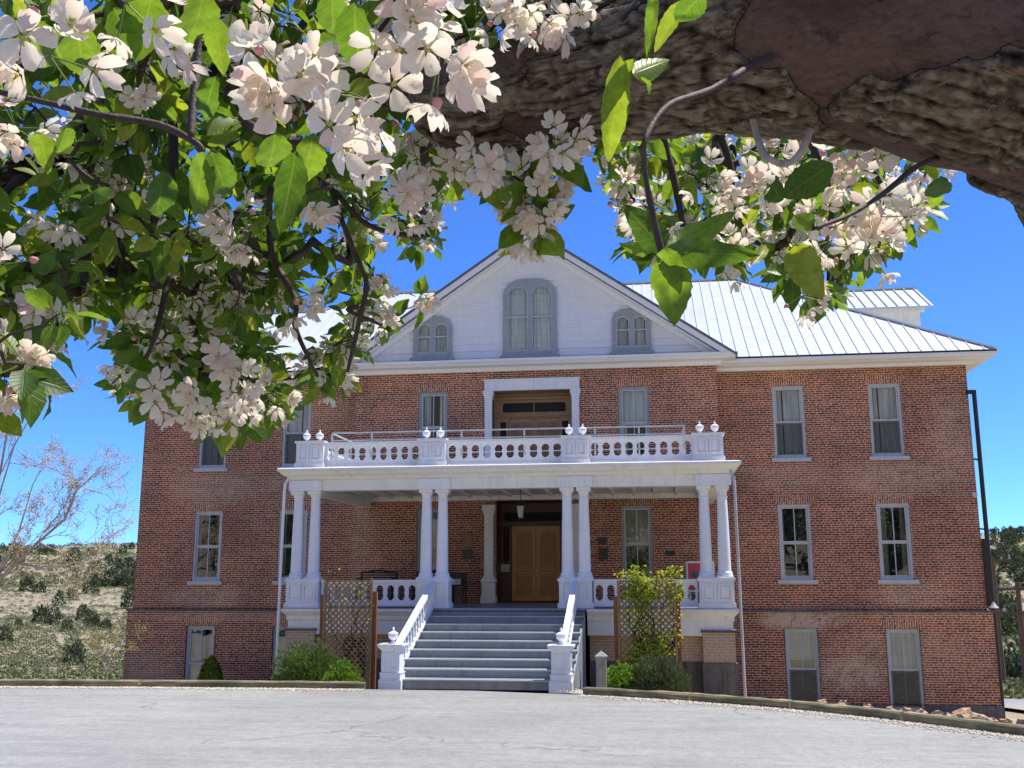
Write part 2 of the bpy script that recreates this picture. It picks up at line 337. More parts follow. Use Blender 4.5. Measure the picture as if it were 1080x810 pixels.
M['yel'] = isl('yellow_leaf', [(0, (.35,.34,.03)), (1, (.5,.44,.06))], .7, .3, (1,1,.8))
M['gravel'] = isl('cream_gravel', [(0, (.34,.29,.21)), (1, (.66,.60,.48))], .9, 0)
M['rock'] = isl('orange_rock', [(0, (.42,.21,.10)), (.6, (.50,.28,.14)), (1, (.46,.33,.23))], .9, 0, None, .2, 9)
M['greybark'] = paint('pale_grey_bark', (.52,.44,.38), .9, .3, 6)
def bark(name):
    t = NT(name); co = t.coord(); mp = t.n('ShaderNodeMapping'); mp.inputs['Scale'].default_value = (4.5, 9, 9); t.l(co, mp.inputs[0]); v = mp.outputs[0]
    a = t.n('ShaderNodeAttribute', attribute_name='barkmap'); sx = t.n('ShaderNodeSeparateXYZ'); t.l(a.outputs['Vector'], sx.inputs[0]); rough, hgt, cell = sx.outputs
    n3 = t.noise(v, 14, 6, .8); n4 = t.noise(v, .8, 5, .6, 1.0); n5 = t.noise(v, 5, 6, .7, .6)
    n6 = t.noise(v, 2.4, 7, .72, 1.3); n7 = t.noise(v, 30, 4, .8)
    smooth = t.mix(t.ramp(n4, [(.4, 0), (.6, 1)]), (.125,.074,.058), (.20,.122,.098))
    smooth = t.mix(t.ramp(n5, [(.34, .8), (.46, 0)]), smooth, (.055,.034,.026)); smooth = t.mix(t.ramp(n6, [(.60, 0), (.64, .8)]), smooth, (.19,.155,.115)); smooth = t.mix(t.ramp(n6, [(.34, .9), (.38, 0)]), smooth, (.03,.021,.015))
    hn = t.math('ADD', hgt, t.math('MULTIPLY', t.math('SUBTRACT', n5, .5), .75))
    rg = t.ramp(hn, [(.20, (.008,.006,.004)), (.38, (.028,.019,.013)), (.54, (.075,.055,.038)), (.72, (.15,.115,.078)), (.88, (.24,.19,.135)), (1.0, (.36,.30,.22))])
    rg = t.mix(t.ramp(n6, [(.37, .85), (.42, 0)]), rg, (.022,.015,.011)); rg = t.mix(t.ramp(n6, [(.58, 0), (.61, .8)]), rg, (.36,.31,.225)); rg = t.mix(t.ramp(t.math('ADD', t.math('MULTIPLY', cell, .6), t.math('MULTIPLY', n6, .7)), [(.86, 0), (.885, .85)]), rg, (.42,.21,.075))
    rr = t.math('ADD', rough, t.math('MULTIPLY', t.math('SUBTRACT', n6, .5), 1.1))
    c = t.mix(t.ramp(rr, [(.44, 0), (.52, 1)]), smooth, rg); c = t.mix(t.ramp(rr, [(.36, 0), (.43, .9), (.47, .9), (.54, 0)]), c, (.016,.011,.008))
    c = t.mix(t.ramp(hgt, [(.06, .95), (.2, 0)]), c, (.010,.007,.005))
    c = t.mix(1.0, c, t.ramp(n3, [(.3, .6), (.7, 1.3)]), 'MULTIPLY'); t.base(c, .88); t.p.inputs['Specular IOR Level'].default_value = .25
    t.bump(t.math('ADD', t.math('ADD', t.math('MULTIPLY', n5, .7), t.math('MULTIPLY', n6, .8)), t.math('ADD', t.math('MULTIPLY', n3, .5), t.math('MULTIPLY', n7, .25))), 1.0, .014); return t.m
M['bark'] = bark('apple_bark'); M['twig'] = paint('dark_twig_bark', (.075,.045,.035), .7, .4, 20, .4)

# ------------------------------------------------------------------ ground, road
CURB = [(-30,-24),(-24,-17),(-18,-12.6),(-12.5,-10.3),(-8.4,-9.79),(-5.93,-9.58),(-1.77,-9.49),(0,-9.5),(1.93,-9.93),(4.3,-10.93),(5.53,-11.78),(6.48,-12.72),(7.39,-13.67),(9.0,-15.9),(11,-20),(12.5,-27),(13,-40)]
ZR = -1.82
def cdist(x, y):
    best = 1e9
    for (a, b), (c, d) in zip(CURB, CURB[1:]):
        vx, vy = c-a, d-b; t = max(0, min(1, ((x-a)*vx+(y-b)*vy)/(vx*vx+vy*vy)))
        best = min(best, math.hypot(x-a-t*vx, y-b-t*vy))
    inside = (y < ipol(x, CURB)) and -30 < x < 13
    return -best if inside else best
ZL = [(0,-3.2),(27,-3.35),(45,-4.3),(75,-5.9),(146,-5.3),(300,-1.0),(430,7),(600,17.5),(800,18),(1200,16),(4000,0)]
ZRt = [(0,-3.2),(27,-3.35),(50,-5),(90,-8.5),(125,-10.2),(180,-5),(320,12.0),(380,13.5),(600,13),(1200,12),(4000,0)]
def H(x, y):
    dx, dy = x-CAM.x, y-CAM.y; r = math.hypot(dx, dy); az = math.degrees(math.atan2(dx, dy))
    k = min(1, max(0, (az+20)/30)); k = k*k*(3-2*k)
    if abs(az) > 110: k = 0; zz = -2.0+(ipol(r, [(0,0),(36,0),(60,4),(100,17),(200,62),(400,135),(900,200),(4000,0)]))*min(1, (abs(az)-110)/25)  # unseen slope behind the viewer, added to bounce warm light onto the facade
    else: zz = ipol(r, ZL)*(1-k)+ipol(r, ZRt)*k
    if r > 60: zz += (noise.noise(Vector((x*.012, y*.012, 0)))*3.0+noise.noise(Vector((x*.05, y*.05, 3)))*.7)*min(1, (r-60)/150)
    cd = cdist(x, y) if r < 70 else 99
    if cd <= 0: return ZR-.12
    t = min(1, cd/9.5); zn = -1.93-1.4*t
    b = min(1, max(0, (cd-9.5)/12)); return zn*(1-b)+zz*b if cd < 21.5 else zz
vs = []; fs = []; NA = 360
radii = list(np.arange(0.6, 46, .55))+list(np.geomspace(46.5, 4200, 90))
# finer azimuths in view
azs = sorted(set([round(a, 3) for a in np.linspace(-180, 180, 181)[:-1]]+[round(a, 3) for a in np.arange(-46, 30, .8)]))
for r in radii:
    for a in azs:
        x = CAM.x+r*math.sin(math.radians(a)); y = CAM.y+r*math.cos(math.radians(a)); vs.append((x, y, H(x, y)))
n = len(azs)
for i in range(len(radii)-1):
    for k in range(n): k2 = (k+1) % n; fs.append((i*n+k, i*n+k2, (i+1)*n+k2, (i+1)*n+k))
fs.append(tuple(range(n)))
g = MB(); g.add(vs, fs); g.build('ground', M['ground'], smooth=True, kind='structure', raw=True)
# driveway: flat sheet bounded by the curb line
poly = [(x, y) for x, y in CURB]+[(13,-60),(-30,-60)]
tr = tessellate_polygon([[Vector((x, y, 0)) for x, y in poly]])
g = MB(); g.add([(x, y, ZR) for x, y in poly], tr); g.build('road', M['asphalt'], kind='structure')
# lower road right of the building
g = MB(); pts = [(16,2),(15.5,7),(16,12),(18,18),(22,26),(30,36),(42,46)]; L = []
for i, (x, y) in enumerate(pts):
    a = Vector(pts[max(i-1,0)]); b = Vector(pts[min(i+1,len(pts)-1)]); d = (b-a).normalized(); nrm = Vector((-d.y, d.x))
    L.append([Vector((x, y))+nrm*q for q in (3.2, 1, -1.5, -4)])
for i in range(len(L)-1):
    for s in range(6):
        for j in range(3):
            P = []
            for (t, jj) in ((s/6, j), ((s+1)/6, j), ((s+1)/6, j+1), (s/6, j+1)):
                p = L[i][jj]*(1-t)+L[i+1][jj]*t; P.append((p.x, p.y, H(p.x, p.y)+.10))
            g.quad(*P)
g.build('lower_road', M['asphalt'], kind='structure')

# ------------------------------------------------------------------ THE BUILDING
B = empty('brick_building', (0, 0, -3.3), label='three-storey red brick building with white gable, pale metal roof and columned front porch', cat='building')
HW = 11.2; YC = -.58; CW = 4.85
def part(mb, name, mat, parent=None, sm=False, **kw):
    o = mb.build(name, mat, B if parent is None else parent, **kw)
    if sm: smooth_by_angle(o)
    return o
def wall_holes(mb, x0, x1, z0, z1, y, holes, dep=.16):
    xs = sorted(set([x0, x1]+[h[0] for h in holes]+[h[1] for h in holes])); zs = sorted(set([z0, z1]+[h[2] for h in holes]+[h[3] for h in holes]))
    xs = [x for x in xs if x0 <= x <= x1]; zs = [z for z in zs if z0 <= z <= z1]
    for a, b in zip(xs, xs[1:]):
        for c, d in zip(zs, zs[1:]):
            mx, mz = (a+b)/2, (c+d)/2
            if any(h[0] < mx < h[1] and h[2] < mz < h[3] for h in holes): continue
            mb.quad((a,y,c), (b,y,c), (b,y,d), (a,y,d))
    for h in holes:
        a, b, c, d = h[:4]; yy = y+dep; c = max(c, z0)
        if d <= z0 or c >= z1: continue
        mb.quad((a,y,c),(a,yy,c),(a,yy,d),(a,y,d)); mb.quad((b,y,c),(b,y,d),(b,yy,d),(b,yy,c))
        mb.quad((a,y,d),(a,yy,d),(b,yy,d),(b,y,d)); mb.quad((a,y,c),(b,y,c),(b,yy,c),(a,yy,c))
A_, B_, C_, D_ = 6.29, 7.10, 8.73, 9.54
rows = {2: (3.108, 5.014), 1: (0.0, 1.909), 0: (-3.16, -1.194)}
wins = []
for s in (-1, 1):
    for (a, b) in ((A_, B_), (C_, D_)):
        x0, x1 = sorted((s*a, s*b))
        for r in (2, 1, 0): wins.append((x0, x1, rows[r][0], rows[r][1], 0 if r else -.1, r))
    x0, x1 = sorted((s*2.29, s*3.077))
    wins.append((x0, x1, 3.108, 5.0, YC, 2)); wins.append((x0, x1, -.02, 1.88, YC, 1))
wl = MB()
H0 = [w_[:4] for w_ in wins if w_[4] == 0]; H1 = [w_[:4] for w_ in wins if w_[4] == -.1]; H2 = [w_[:4] for w_ in wins if w_[4] == YC]
wall_holes(wl, -HW, -CW, -.76, 5.47, 0, [h for h in H0 if h[0] < 0]); wall_holes(wl, CW, HW, -.76, 5.47, 0, [h for h in H0 if h[0] > 0])
H2 += [(-.95, 1.0, -.57, 2.05), (-1.06, 1.06, 2.4, 4.97)]
wall_holes(wl, -CW, CW, -.6, 5.6, YC, H2, .16)
for s in (-1, 1): wl.quad((s*CW, YC, -.6), (s*CW, 0, -.6), (s*CW, 0, 5.5), (s*CW, YC, 5.5))
for s in (-1, 1): wl.quad((s*HW, 0, -.76), (s*HW, 11, -.76), (s*HW, 11, 5.5), (s*HW, 0, 5.5))
wl.quad((-HW, 11, -4), (HW, 11, -4), (HW, 11, 5.5), (-HW, 11, 5.5))
part(wl, 'wall', M['brick'])
# basement storey, 10 cm proud
bw = MB(); HB = HW+.1
wall_holes(bw, -HB, -4.6, -3.0, -.80, -.1, [h for h in H1 if h[0] < 0]); wall_holes(bw, 4.6, HB, -3.0, -.80, -.1, [h for h in H1 if h[0] > 0])
for s in (-1, 1): bw.quad((s*HB, -.1, -3.0), (s*HB, 11, -3.0), (s*HB, 11, -.8), (s*HB, -.1, -.8))
bw.quad((-4.6, YC, -3.6), (4.6, YC, -3.6), (4.6, YC, -.6), (-4.6, YC, -.6))
part(bw, 'basement_wall', M['brick'])
fb = MB()
for s in (-1, 1):
    hs_ = [h for h in H1 if h[0]*s > 0]; x0, x1 = sorted((s*4.6, s*(HB+.03)))
    wall_holes(fb, x0, x1, -4.6, -3.0, -.13, hs_, .2); fb.quad((s*(HB+.03), -.13, -4.6), (s*(HB+.03), 11, -4.6), (s*(HB+.03), 11, -3.0), (s*(HB+.03), -.13, -3.0))
    fb.quad((x0, -.13, -3.0), (x1, -.13, -3.0), (x1, -.09, -3.0), (x0, -.09, -3.0))
    part(fb, 'foundation', M['found']); fb = MB()
bc = MB()
for s in (-1, 1):
    x0, x1 = sorted((s*4.7, s*(HB+.03))); bc.box(x0, x1, -.14, -.002, -.80, -.745)
    xx = sorted((s*(HW+.002), s*(HB+.03))); bc.box(xx[0], xx[1], -.002, 11, -.80, -.745)
    part(bc, 'belt_course', M['conc']); bc = MB()
# soldier-course arches over the windows
for (x0, x1, z0, z1, y, r) in wins:
    a = MB(); e = .07; top = z1+.23; nseg = 8; vs_ = []
    up = [(x0-.06-e*t, z1+.002+.225*t) for t in (0, 1)]
    o_ = [(x0-.04, z1+.002), (x1+.04, z1+.002), (x1+.14, z1+.20)]+[((x1+.14)*(1-t)+(x0-.14)*t, z1+.20+.045*math.sin(PI*t)) for t in (.2,.4,.6,.8)]+[(x0-.14, z1+.20)]
    a.plate(o_, [], y-.006, y+.05); part(a, 'brick_arch', M['brickpale'] if False else M['soldier'])

# windows ---------------------------------------------------------------
def rect(x0, x1, z0, z1): return [(x0,z0),(x1,z0),(x1,z1),(x0,z1)]
def curtain_sheet(mb, x0, x1, z0, z1, y, amp=.02, wl_=.09, n=None, seed=0):
    n = n or max(6, int((x1-x0)/.015)); P = []
    for i in range(n+1):
        x = x0+(x1-x0)*i/n; ph = x/wl_*2*PI+seed+1.5*math.sin(x*9+seed); P.append((x, y+amp*math.sin(ph)))
    for (xa, ya), (xb, yb) in zip(P, P[1:]): mb.quad((xa,ya,z0),(xb,yb,z0),(xb,yb,z1),(xa,ya,z1))
def window(x0, x1, z0, z1, y, row, idx, wing):
    rr = random.Random(idx*13+5)
    f = MB(); fw = .065; f.plate(rect(x0,x1,z0,z1), [rect(x0+fw,x1-fw,z0+fw,z1-fw)], y+.035, y+.13)
    mat = M['trim'] if not wing else M['trimlt']
    W = part(f, 'window', mat)
    sm = MB(); zm = z0+(z1-z0)*.5; sw = .04; xa, xb = x0+fw+.002, x1-fw-.002
    sm.plate(rect(xa,xb,zm-.022,z1-fw-.002), [rect(xa+sw,xb-sw,zm+.022,z1-fw-sw)], y+.06, y+.095)
    sm.plate(rect(xa,xb,z0+fw+.002,zm-.024), [rect(xa+sw,xb-sw,z0+fw+sw,zm-.06)], y+.075, y+.12)
    munt = (row in (0, 1)) or (not wing)
    if munt: xm = (x0+x1)/2; sm.box(xm-.012,xm+.012,y+.065,y+.09,zm+.02,z1-fw-sw); sm.box(xm-.012,xm+.012,y+.082,y+.108,z0+fw+sw,zm-.058)
    part(sm, 'sash', M['trimlt'], W)
    gm = MB(); gm.quad((xa+sw-.01,y+.08,zm),(xb-sw+.01,y+.08,zm),(xb-sw+.01,y+.08,z1-fw-sw+.01),(xa+sw-.01,y+.08,z1-fw-sw+.01))
    gm.quad((xa+sw-.01,y+.1,z0+fw+sw-.01),(xb-sw+.01,y+.1,z0+fw+sw-.01),(xb-sw+.01,y+.1,zm-.05),(xa+sw-.01,y+.1,zm-.05))
    part(gm, 'pane', M['glassr'] if row == 0 else M['glassc'] if row == 2 else M['glass'], W, raw=True)
    if row:
        sl = MB(); sl.box(x0-.09, x1+.09, y-.07, y+.14, z0-.10, z0-.004); part(sl, 'sill', M['trimlt'], W)
    else:
        sl = MB(); sl.box(x0-.04, x1+.04, y-.05, y+.14, z0-.06, z0-.004); part(sl, 'sill', M['trim'], W)
    if (row == 2 and wing) or (row == 0 and x0 > 0):
        sc = MB(); sc.quad((xa+.01,y+.068,z0+fw+.03),(xb-.01,y+.068,z0+fw+.03),(xb-.01,y+.068,zm-.026),(xa+.01,y+.068,zm-.026)); part(sc, 'insect_screen', M['screen'], W)
    c = MB(); yc = y+.19
    if row == 2 and wing:
        sx = x0+(x1-x0)*(.32 if x0 > 0 else .62)
        n_ = 10
        # two drawn curtains meeting at a slit that opens as a thin wedge
        curtain_sheet(c, x0, sx-.012, z0, z1, yc, .012, .07, seed=rr.random()*6); curtain_sheet(c, sx+.03, x1, z0, z1, yc, .012, .08, seed=rr.random()*6)
        part(c, 'curtain', M['curt'], W)
    elif row == 2:
        if x0 < 0:
            curtain_sheet(c, x0, x0+.3, z0, z1, yc, .02, .07); curtain_sheet(c, x1-.24, x1, z0, z1, yc, .02, .07); part(c, 'curtain', M['curt'], W)
        else:
            c.box(x0, x1, yc, yc+.005, zm-.02, z1); part(c, 'roller_shade', M['curt'], W)
            d_ = MB(); curtain_sheet(d_, x0, x0+.2, z0, zm, yc+.03, .02, .06); part(d_, 'curtain', M['curt'], W)
    elif row == 1 and not wing:
        c.box(x0, x1, yc, yc+.005, zm-.03 if x0 > 0 else zm-.1, z1); part(c, 'roller_shade', M['shade'], W)
    elif row == 1:
        wl1 = .26 if x0 > 8 else .16; wr1 = .22 if x0 > 8 or x0 < 0 else .10
        curtain_sheet(c, x0, x0+wl1, z0, z1, yc, .02, .07, seed=1); curtain_sheet(c, x1-wr1, x1, z0, z1, yc, .02, .065, seed=2); part(c, 'curtain', M['curtd'], W)
    elif x0 < 0:
        curtain_sheet(c, x0, x0+.45, z0, z1, yc, .02, .09, seed=1); curtain_sheet(c, x1-.24, x1, z0, z1, yc, .02, .065, seed=2); part(c, 'curtain', M['curtb'], W)
    else:
        c.box(x0, x1, yc, yc+.005, zm-.02 if x0>8 else zm+.2, z1); part(c, 'roller_shade', M['curtb'], W)  # grey sheet in the upper half paints in the pale reflection on the glass
for i, (x0, x1, z0, z1, y, r) in enumerate(wins): window(x0, x1, z0, z1, y, r, i, abs(x0) > 4)
# interior blocking: dark partition a metre in, floors
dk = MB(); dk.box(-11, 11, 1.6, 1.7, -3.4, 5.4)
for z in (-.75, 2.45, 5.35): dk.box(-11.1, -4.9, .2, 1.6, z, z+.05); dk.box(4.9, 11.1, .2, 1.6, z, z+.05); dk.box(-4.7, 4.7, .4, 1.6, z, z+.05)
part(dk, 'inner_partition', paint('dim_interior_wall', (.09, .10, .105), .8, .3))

# eaves ----------------------------------------------------------------
prof = [(.60,5.70),(.60,5.60),(.55,5.56),(.47,5.545),(.40,5.51),(.17,5.50),(.14,5.43),(0.0,5.43)]
e = MB()
def sweep(mb, prof, path, close=False):   # path of (x,y,nx,ny) corners with outward mitre dirs
    n = len(prof); vs = []; fs = []
    for (x, y, mx, my) in path:
        for o, z in prof: vs.append((x+mx*o, y+my*o, z))
    for i in range(len(path)-1):
        for k in range(n-1): fs.append((i*n+k, (i+1)*n+k, (i+1)*n+k+1, i*n+k+1))
    mb.add(vs, fs)
sweep(e, prof, [(-CW,0,0,-1),(-HW,0,-1,-1),(-HW,11,-1,1),(HW,11,1,1),(HW,0,1,-1),(CW,0,0,-1)])
part(e, 'cornice', M['white2'])
# roof -------------------------------------------------------------------
EX, EY, ZE, RX, RY, ZP = 11.8, -.6, 5.71, 5.95, 5.2, 9.52
k_ = (ZP-ZE)/(RY-EY); EB = RY+(RY-EY)
r = MB(); TL, TR = (-RX,RY,ZP), (RX,RY,ZP); FL, FR, BR_, BL_ = (-EX,EY,ZE),(EX,EY,ZE),(EX,EB,ZE),(-EX,EB,ZE)
r.quad(FL,FR,TR,TL); r.add([FR,BR_,TR],[(0,1,2)]); r.quad(BR_,BL_,TL,TR); r.add([BL_,FL,TL],[(0,1,2)])
th = .05
for a, b in ((FL,FR),(FR,BR_),(BR_,BL_),(BL_,FL)): r.quad(a, b, (b[0],b[1],b[2]-th), (a[0],a[1],a[2]-th))
GP, GE, GX, GY = 9.36, 5.70, 5.36, -1.12; kg = (GP-GE)/GX
RF = part(r, 'roof', M['roof'])
s_ = MB(); X = -EX+.13
def zmain(y): return ZE+k_*(y-EY)
while X < EX:
    ax = abs(X); ytop = RY if ax < RX else EY+(EX-ax)*(RY-EY)/(EX-RX); y0 = EY-.01
    if ax < GX:
        zg = GP-kg*ax; y0 = (zg-ZE)/k_+EY
    if ytop-y0 > .1: s_.beam((X,y0,zmain(y0)+.008), (X,ytop,zmain(ytop)+.008), .022, .03)
    X += .305
part(s_, 'roof_seam', M['seam'], RF)
for sg in (-1, 1):
    s_ = MB(); Yq = EY+.2
    while Yq < EB:
        yy = Yq if Yq < RY else 2*RY-Yq; xt = EX-(yy-EY)*(EX-RX)/(RY-EY); s_.beam((sg*EX,Yq,ZE+.016), (sg*xt,Yq,zmain(yy)+.016), .022, .03); Yq += .305
    part(s_, 'roof_seam', M['seam'], RF)
cp = MB()
cp.beam(TL, TR, .22, .06)
for c1 in ((EX,EY),(-EX,EY),(EX,EB),(-EX,EB)): cp.beam((c1[0],c1[1],ZE+.02), (math.copysign(RX,c1[0]),RY,ZP+.02), .16, .05)
part(cp, 'ridge_cap', M['roof'], RF)
# side gables on the hip ends (left and right)
for sg in (-1, 1):
    d = MB(); zt, ze2, y0, y1, xe = 8.97, 7.95, 3.72, 6.68, 11.15; rr_ = RX+1.2
    d.quad((sg*rr_,y0,5.6),(sg*xe,y0,5.6),(sg*xe,y0,ze2),(sg*rr_,y0,ze2)); d.quad((sg*rr_,y1,5.6),(sg*xe,y1,5.6),(sg*xe,y1,ze2),(sg*rr_,y1,ze2))
    d.add([(sg*xe,y0,5.6),(sg*xe,y1,5.6),(sg*xe,y1,ze2),(sg*xe,RY,zt-.05),(sg*xe,y0,ze2)],[(0,1,2,3,4)])
    d.box(*sorted((sg*rr_,sg*(xe+.12))), y0-.12, y0-.002, ze2-.12, ze2+.02)
    dr = part(d, 'side_gable', M['cream'])
    q = MB(); xo = xe+.33; q.quad((sg*6,y0-.3,ze2+.0),(sg*xo,y0-.3,ze2),(sg*xo,RY,zt),(sg*6,RY,zt)); q.quad((sg*6,y1+.3,ze2),(sg*xo,y1+.3,ze2),(sg*xo,RY,zt),(sg*6,RY,zt))
    q.quad((sg*6,y0-.3,ze2-.05),(sg*xo,y0-.3,ze2-.05),(sg*xo,RY,zt-.05),(sg*6,RY,zt-.05)); q.quad((sg*xo,y0-.3,ze2-.05),(sg*xo,y0-.3,ze2),(sg*xo,RY,zt),(sg*xo,RY,zt-.05)); q.quad((sg*6,y0-.3,ze2-.05),(sg*xo,y0-.3,ze2-.05),(sg*xo,y0-.3,ze2),(sg*6,y0-.3,ze2))
    part(q, 'side_gable_roof', M['roof'], dr)
    q = MB(); X = 6.2
    while X < xo: q.beam((sg*X,y0-.3,ze2+.02),(sg*X,RY,zt+.02),.022,.045); X += .305
    q.beam((sg*6,RY,zt+.02),(sg*xo,RY,zt+.02),.16,.05); part(q, 'side_gable_seam', M['seam'], dr)
# front gable ------------------------------------------------------------
gr = MB(); yb = 5.3; t_ = .07
for sg in (-1, 1):
    a, b = (0,GY,GP), (sg*GX,GY,GE); a2, b2 = (0,yb,GP), (sg*GX,.2,GE)
    gr.quad(a,b,b2,a2); gr.quad((0,GY,GP-t_),(sg*GX,GY,GE-t_),b,a); gr.quad((0,GY,GP-t_),(sg*GX,GY,GE-t_),(sg*GX,.2,GE-t_),(0,yb,GP-t_)); gr.quad(b,b2,(sg*GX,.2,GE-t_),(sg*GX,GY,GE-t_))
part(gr, 'gable_roof', M['roofedge'])
rk = MB()
def rake(mb, y0, y1, off, dep):   # board following the rake, offset below the roof line
    for sg in (-1, 1):
        cs = 1/math.sqrt(1+kg*kg); o1 = off/cs; o2 = (off+dep)/cs; xe = GX-.02
        P = [(0,GP-t_-o1),(sg*xe,GE-t_-o1+.02*kg),(sg*xe,GE-t_-o2+.02*kg),(0,GP-t_-o2)]
        if GE-t_-o2 < 5.60: # trim at horizontal cornice
            xx = (GP-t_-o2-5.60)/kg; xy = min(xe, (GP-t_-o1-5.60)/kg); P = [(0,GP-t_-o1),(sg*xy,GP-t_-o1-kg*xy),(sg*xx,5.60),(0,GP-t_-o2)]
        mb.plate(P, [], y0, y1)
rake(rk, GY+.03, GY+.1, .003, .13); rake(rk, GY+.1, YC-.03, .045, .03); rake(rk, YC-.30, YC-.02, .13, .05); rake(rk, YC-.12, YC-.001, .18, .11)
part(rk, 'rake_board', M['white2'])
sd_ = MB(); z = 5.70; bh = .19; ghole = [(-.66,.58,5.95,7.82),(2.26,3.08,5.97,6.95),(-3.14,-2.27,5.97,6.95)]
while z < 9.0:
    z2 = min(z+bh, 9.15); zc = (z+z2)/2
    zs = sorted(set([z, z2]+[h[k] for h in ghole for k in (2,3) if z < h[k] < z2]))
    for za, zb in zip(zs, zs[1:]):
        hw_a = (GP-.15-za)/kg; hw_b = (GP-.15-zb)/kg; ya = YC-.045*(z2-za)/bh; yb_ = YC-.045*(z2-zb)/bh
        hh = sorted([h for h in ghole if h[2] <= (za+zb)/2 <= h[3] and h[0] > -hw_b])
        xl_a, xl_b = -hw_a, -hw_b
        for h in hh: sd_.quad((xl_a,ya,za),(h[0],ya,za),(h[0],yb_,zb),(xl_b,yb_,zb)); xl_a = xl_b = h[1]
        sd_.quad((xl_a,ya,za),(hw_a,ya,za),(hw_b,yb_,zb),(xl_b,yb_,zb))
        if za == z: sd_.quad((-hw_a,YC,z),(hw_a,YC,z),(hw_a,ya,z),(-hw_a,ya,z))
    z = z2
part(sd_, 'gable_siding', M['white2'], raw=True)
gc = MB(); cprof = [(.0,5.80),(.40,5.77),(.52,5.75),(.52,5.69),(.46,5.66),(.40,5.61),(.12,5.60),(.10,5.50),(0,5.50)]
sweep(gc, cprof, [(-CW,.4,-1,0),(-CW,YC,-1,-1),(CW,YC,1,-1),(CW,.4,1,0)])
part(gc, 'gable_cornice', M['white2'])
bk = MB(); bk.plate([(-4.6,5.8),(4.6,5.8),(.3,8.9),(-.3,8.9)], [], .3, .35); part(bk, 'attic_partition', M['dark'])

def arch_outline(x0, x1, z0, z1, rx, n=7):  # rounded-top outline
    P = [(x0,z0),(x1,z0)]
    for i in range(n+1): a = PI/2*i/n; P.append((x1-rx+rx*math.cos(a), z1-rx*.9+rx*.9*math.sin(a)))
    for i in range(n+1): a = PI/2+PI/2*i/n; P.append((x0+rx+rx*math.cos(a), z1-rx*.9+rx*.9*math.sin(a)))
    return P
def arch_window(x0, x1, z0, z1, big):
    bw_ = .13 if big else .11; mm = .10 if big else .10; ins = bw_
    f = MB(); xm = (x0+x1)/2; lw = (xm-mm/2)-(x0+ins); hol = []
    for a, b in ((x0+ins, xm-mm/2), (xm+mm/2, x1-ins)): hol.append(arch_outline(a, b, z0+.12, z1-(.22 if big else .2), lw*.5-.001))
    f.plate(arch_outline(x0, x1, z0, z1, (x1-x0)*.36), hol, YC-.10, YC-.035); W = part(f, 'arched_window', M['trim'])
    s1 = MB(); s1.box(x0-.07, x1+.07, YC-.16, YC-.03, z0-.09, z0-.002); part(s1, 'sill', M['trim'], W)
    s2 = MB(); zm = z0+(z1-z0)*.5
    for a, b in ((x0+ins, xm-mm/2), (xm+mm/2, x1-ins)):
        w3 = .03; s2.plate(arch_outline(a-.001, b+.001, z0+.12, z1-.2, lw*.5), [arch_outline(a+w3, b-w3, zm+.02, z1-.23-w3*.3, lw*.5-w3-.002), rect(a+w3, b-w3, z0+.16, zm-.02)], YC-.075, YC-.045)
    part(s2, 'sash', M['trimlt'], W)
    g1 = MB(); g1.quad((x0+.1,YC-.05,z0+.1),(x1-.1,YC-.05,z0+.1),(x1-.1,YC-.05,z1-.18),(x0+.1,YC-.05,z1-.18)); part(g1, 'pane', M['glassc'], W, raw=True)
    c = MB()
    for a, b in ((x0+ins, xm-mm/2), (xm+mm/2, x1-ins)): curtain_sheet(c, a-.03, b+.03 if big else b-.06, z0+.1, z1-.15, YC+.04, .022, .10 if big else .08, seed=a)
    part(c, 'curtain', M['curtw'] if big else M['curt'], W)
arch_window(-.77, .69, 5.85+.06, 8.04, True); arch_window(2.16, 3.18, 5.93, 7.10, False); arch_window(-3.24, -2.17, 5.93, 7.09, False)

# balcony doorway ---------------------------------------------------------
bd = MB(); bd.box(-1.27, 1.27, YC-.10, YC-.002, 4.97, 5.25); bd.box(-1.30,1.30,YC-.13,YC-.002,5.25,5.28)
part(bd, 'balcony_lintel', M['white'])
for sg in (-1, 1):
    p = MB(); p.slathe(sg*1.16, YC-.03, [(.12,2.4),(.12,2.62),(.095,2.64),(.095,4.72),(.105,4.74),(.105,4.78),(.125,4.86),(.135,4.88),(.135,4.967)]); part(p, 'balcony_pilaster', M['white'])
rc = MB(); yd = -.08
rc.quad((-1.06,YC,2.4),(-1.06,yd,2.4),(-1.06,yd,4.97),(-1.06,YC,4.97)); rc.quad((1.06,YC,2.4),(1.06,yd,2.4),(1.06,yd,4.97),(1.06,YC,4.97)); rc.quad((-1.06,YC,4.966),(1.06,YC,4.966),(1.06,yd,4.966),(-1.06,yd,4.966)); rc.quad((-1.06,YC,2.4),(1.06,YC,2.4),(1.06,yd,2.4),(-1.06,yd,2.4))
part(rc, 'balcony_recess', M['oldwood'])
bf = MB(); bf.plate(rect(-1.06,1.06,2.4,4.966), [rect(-.70,.70,2.42,4.30), rect(-.92,-.76,3.1,4.2), rect(.76,.92,3.1,4.2), arch_outline(-.86,.86,4.46,4.72,.08)], yd-.05, yd+.05)
bf.box(-1.06,1.06,yd-.1,yd-.05,4.34,4.40); bf.box(-1.06,1.06,yd-.14,yd-.05,4.80,4.86)
BF = part(bf, 'balcony_door_frame', M['oldwood'])
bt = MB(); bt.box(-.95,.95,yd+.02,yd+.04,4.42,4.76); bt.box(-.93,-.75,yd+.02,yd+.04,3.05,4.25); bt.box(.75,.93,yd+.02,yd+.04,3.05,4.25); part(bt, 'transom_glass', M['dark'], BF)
bt = MB(); bt.box(-.012,.012,yd-.03,yd+.02,4.45,4.73); part(bt, 'transom_bar', M['oldwood'], BF)
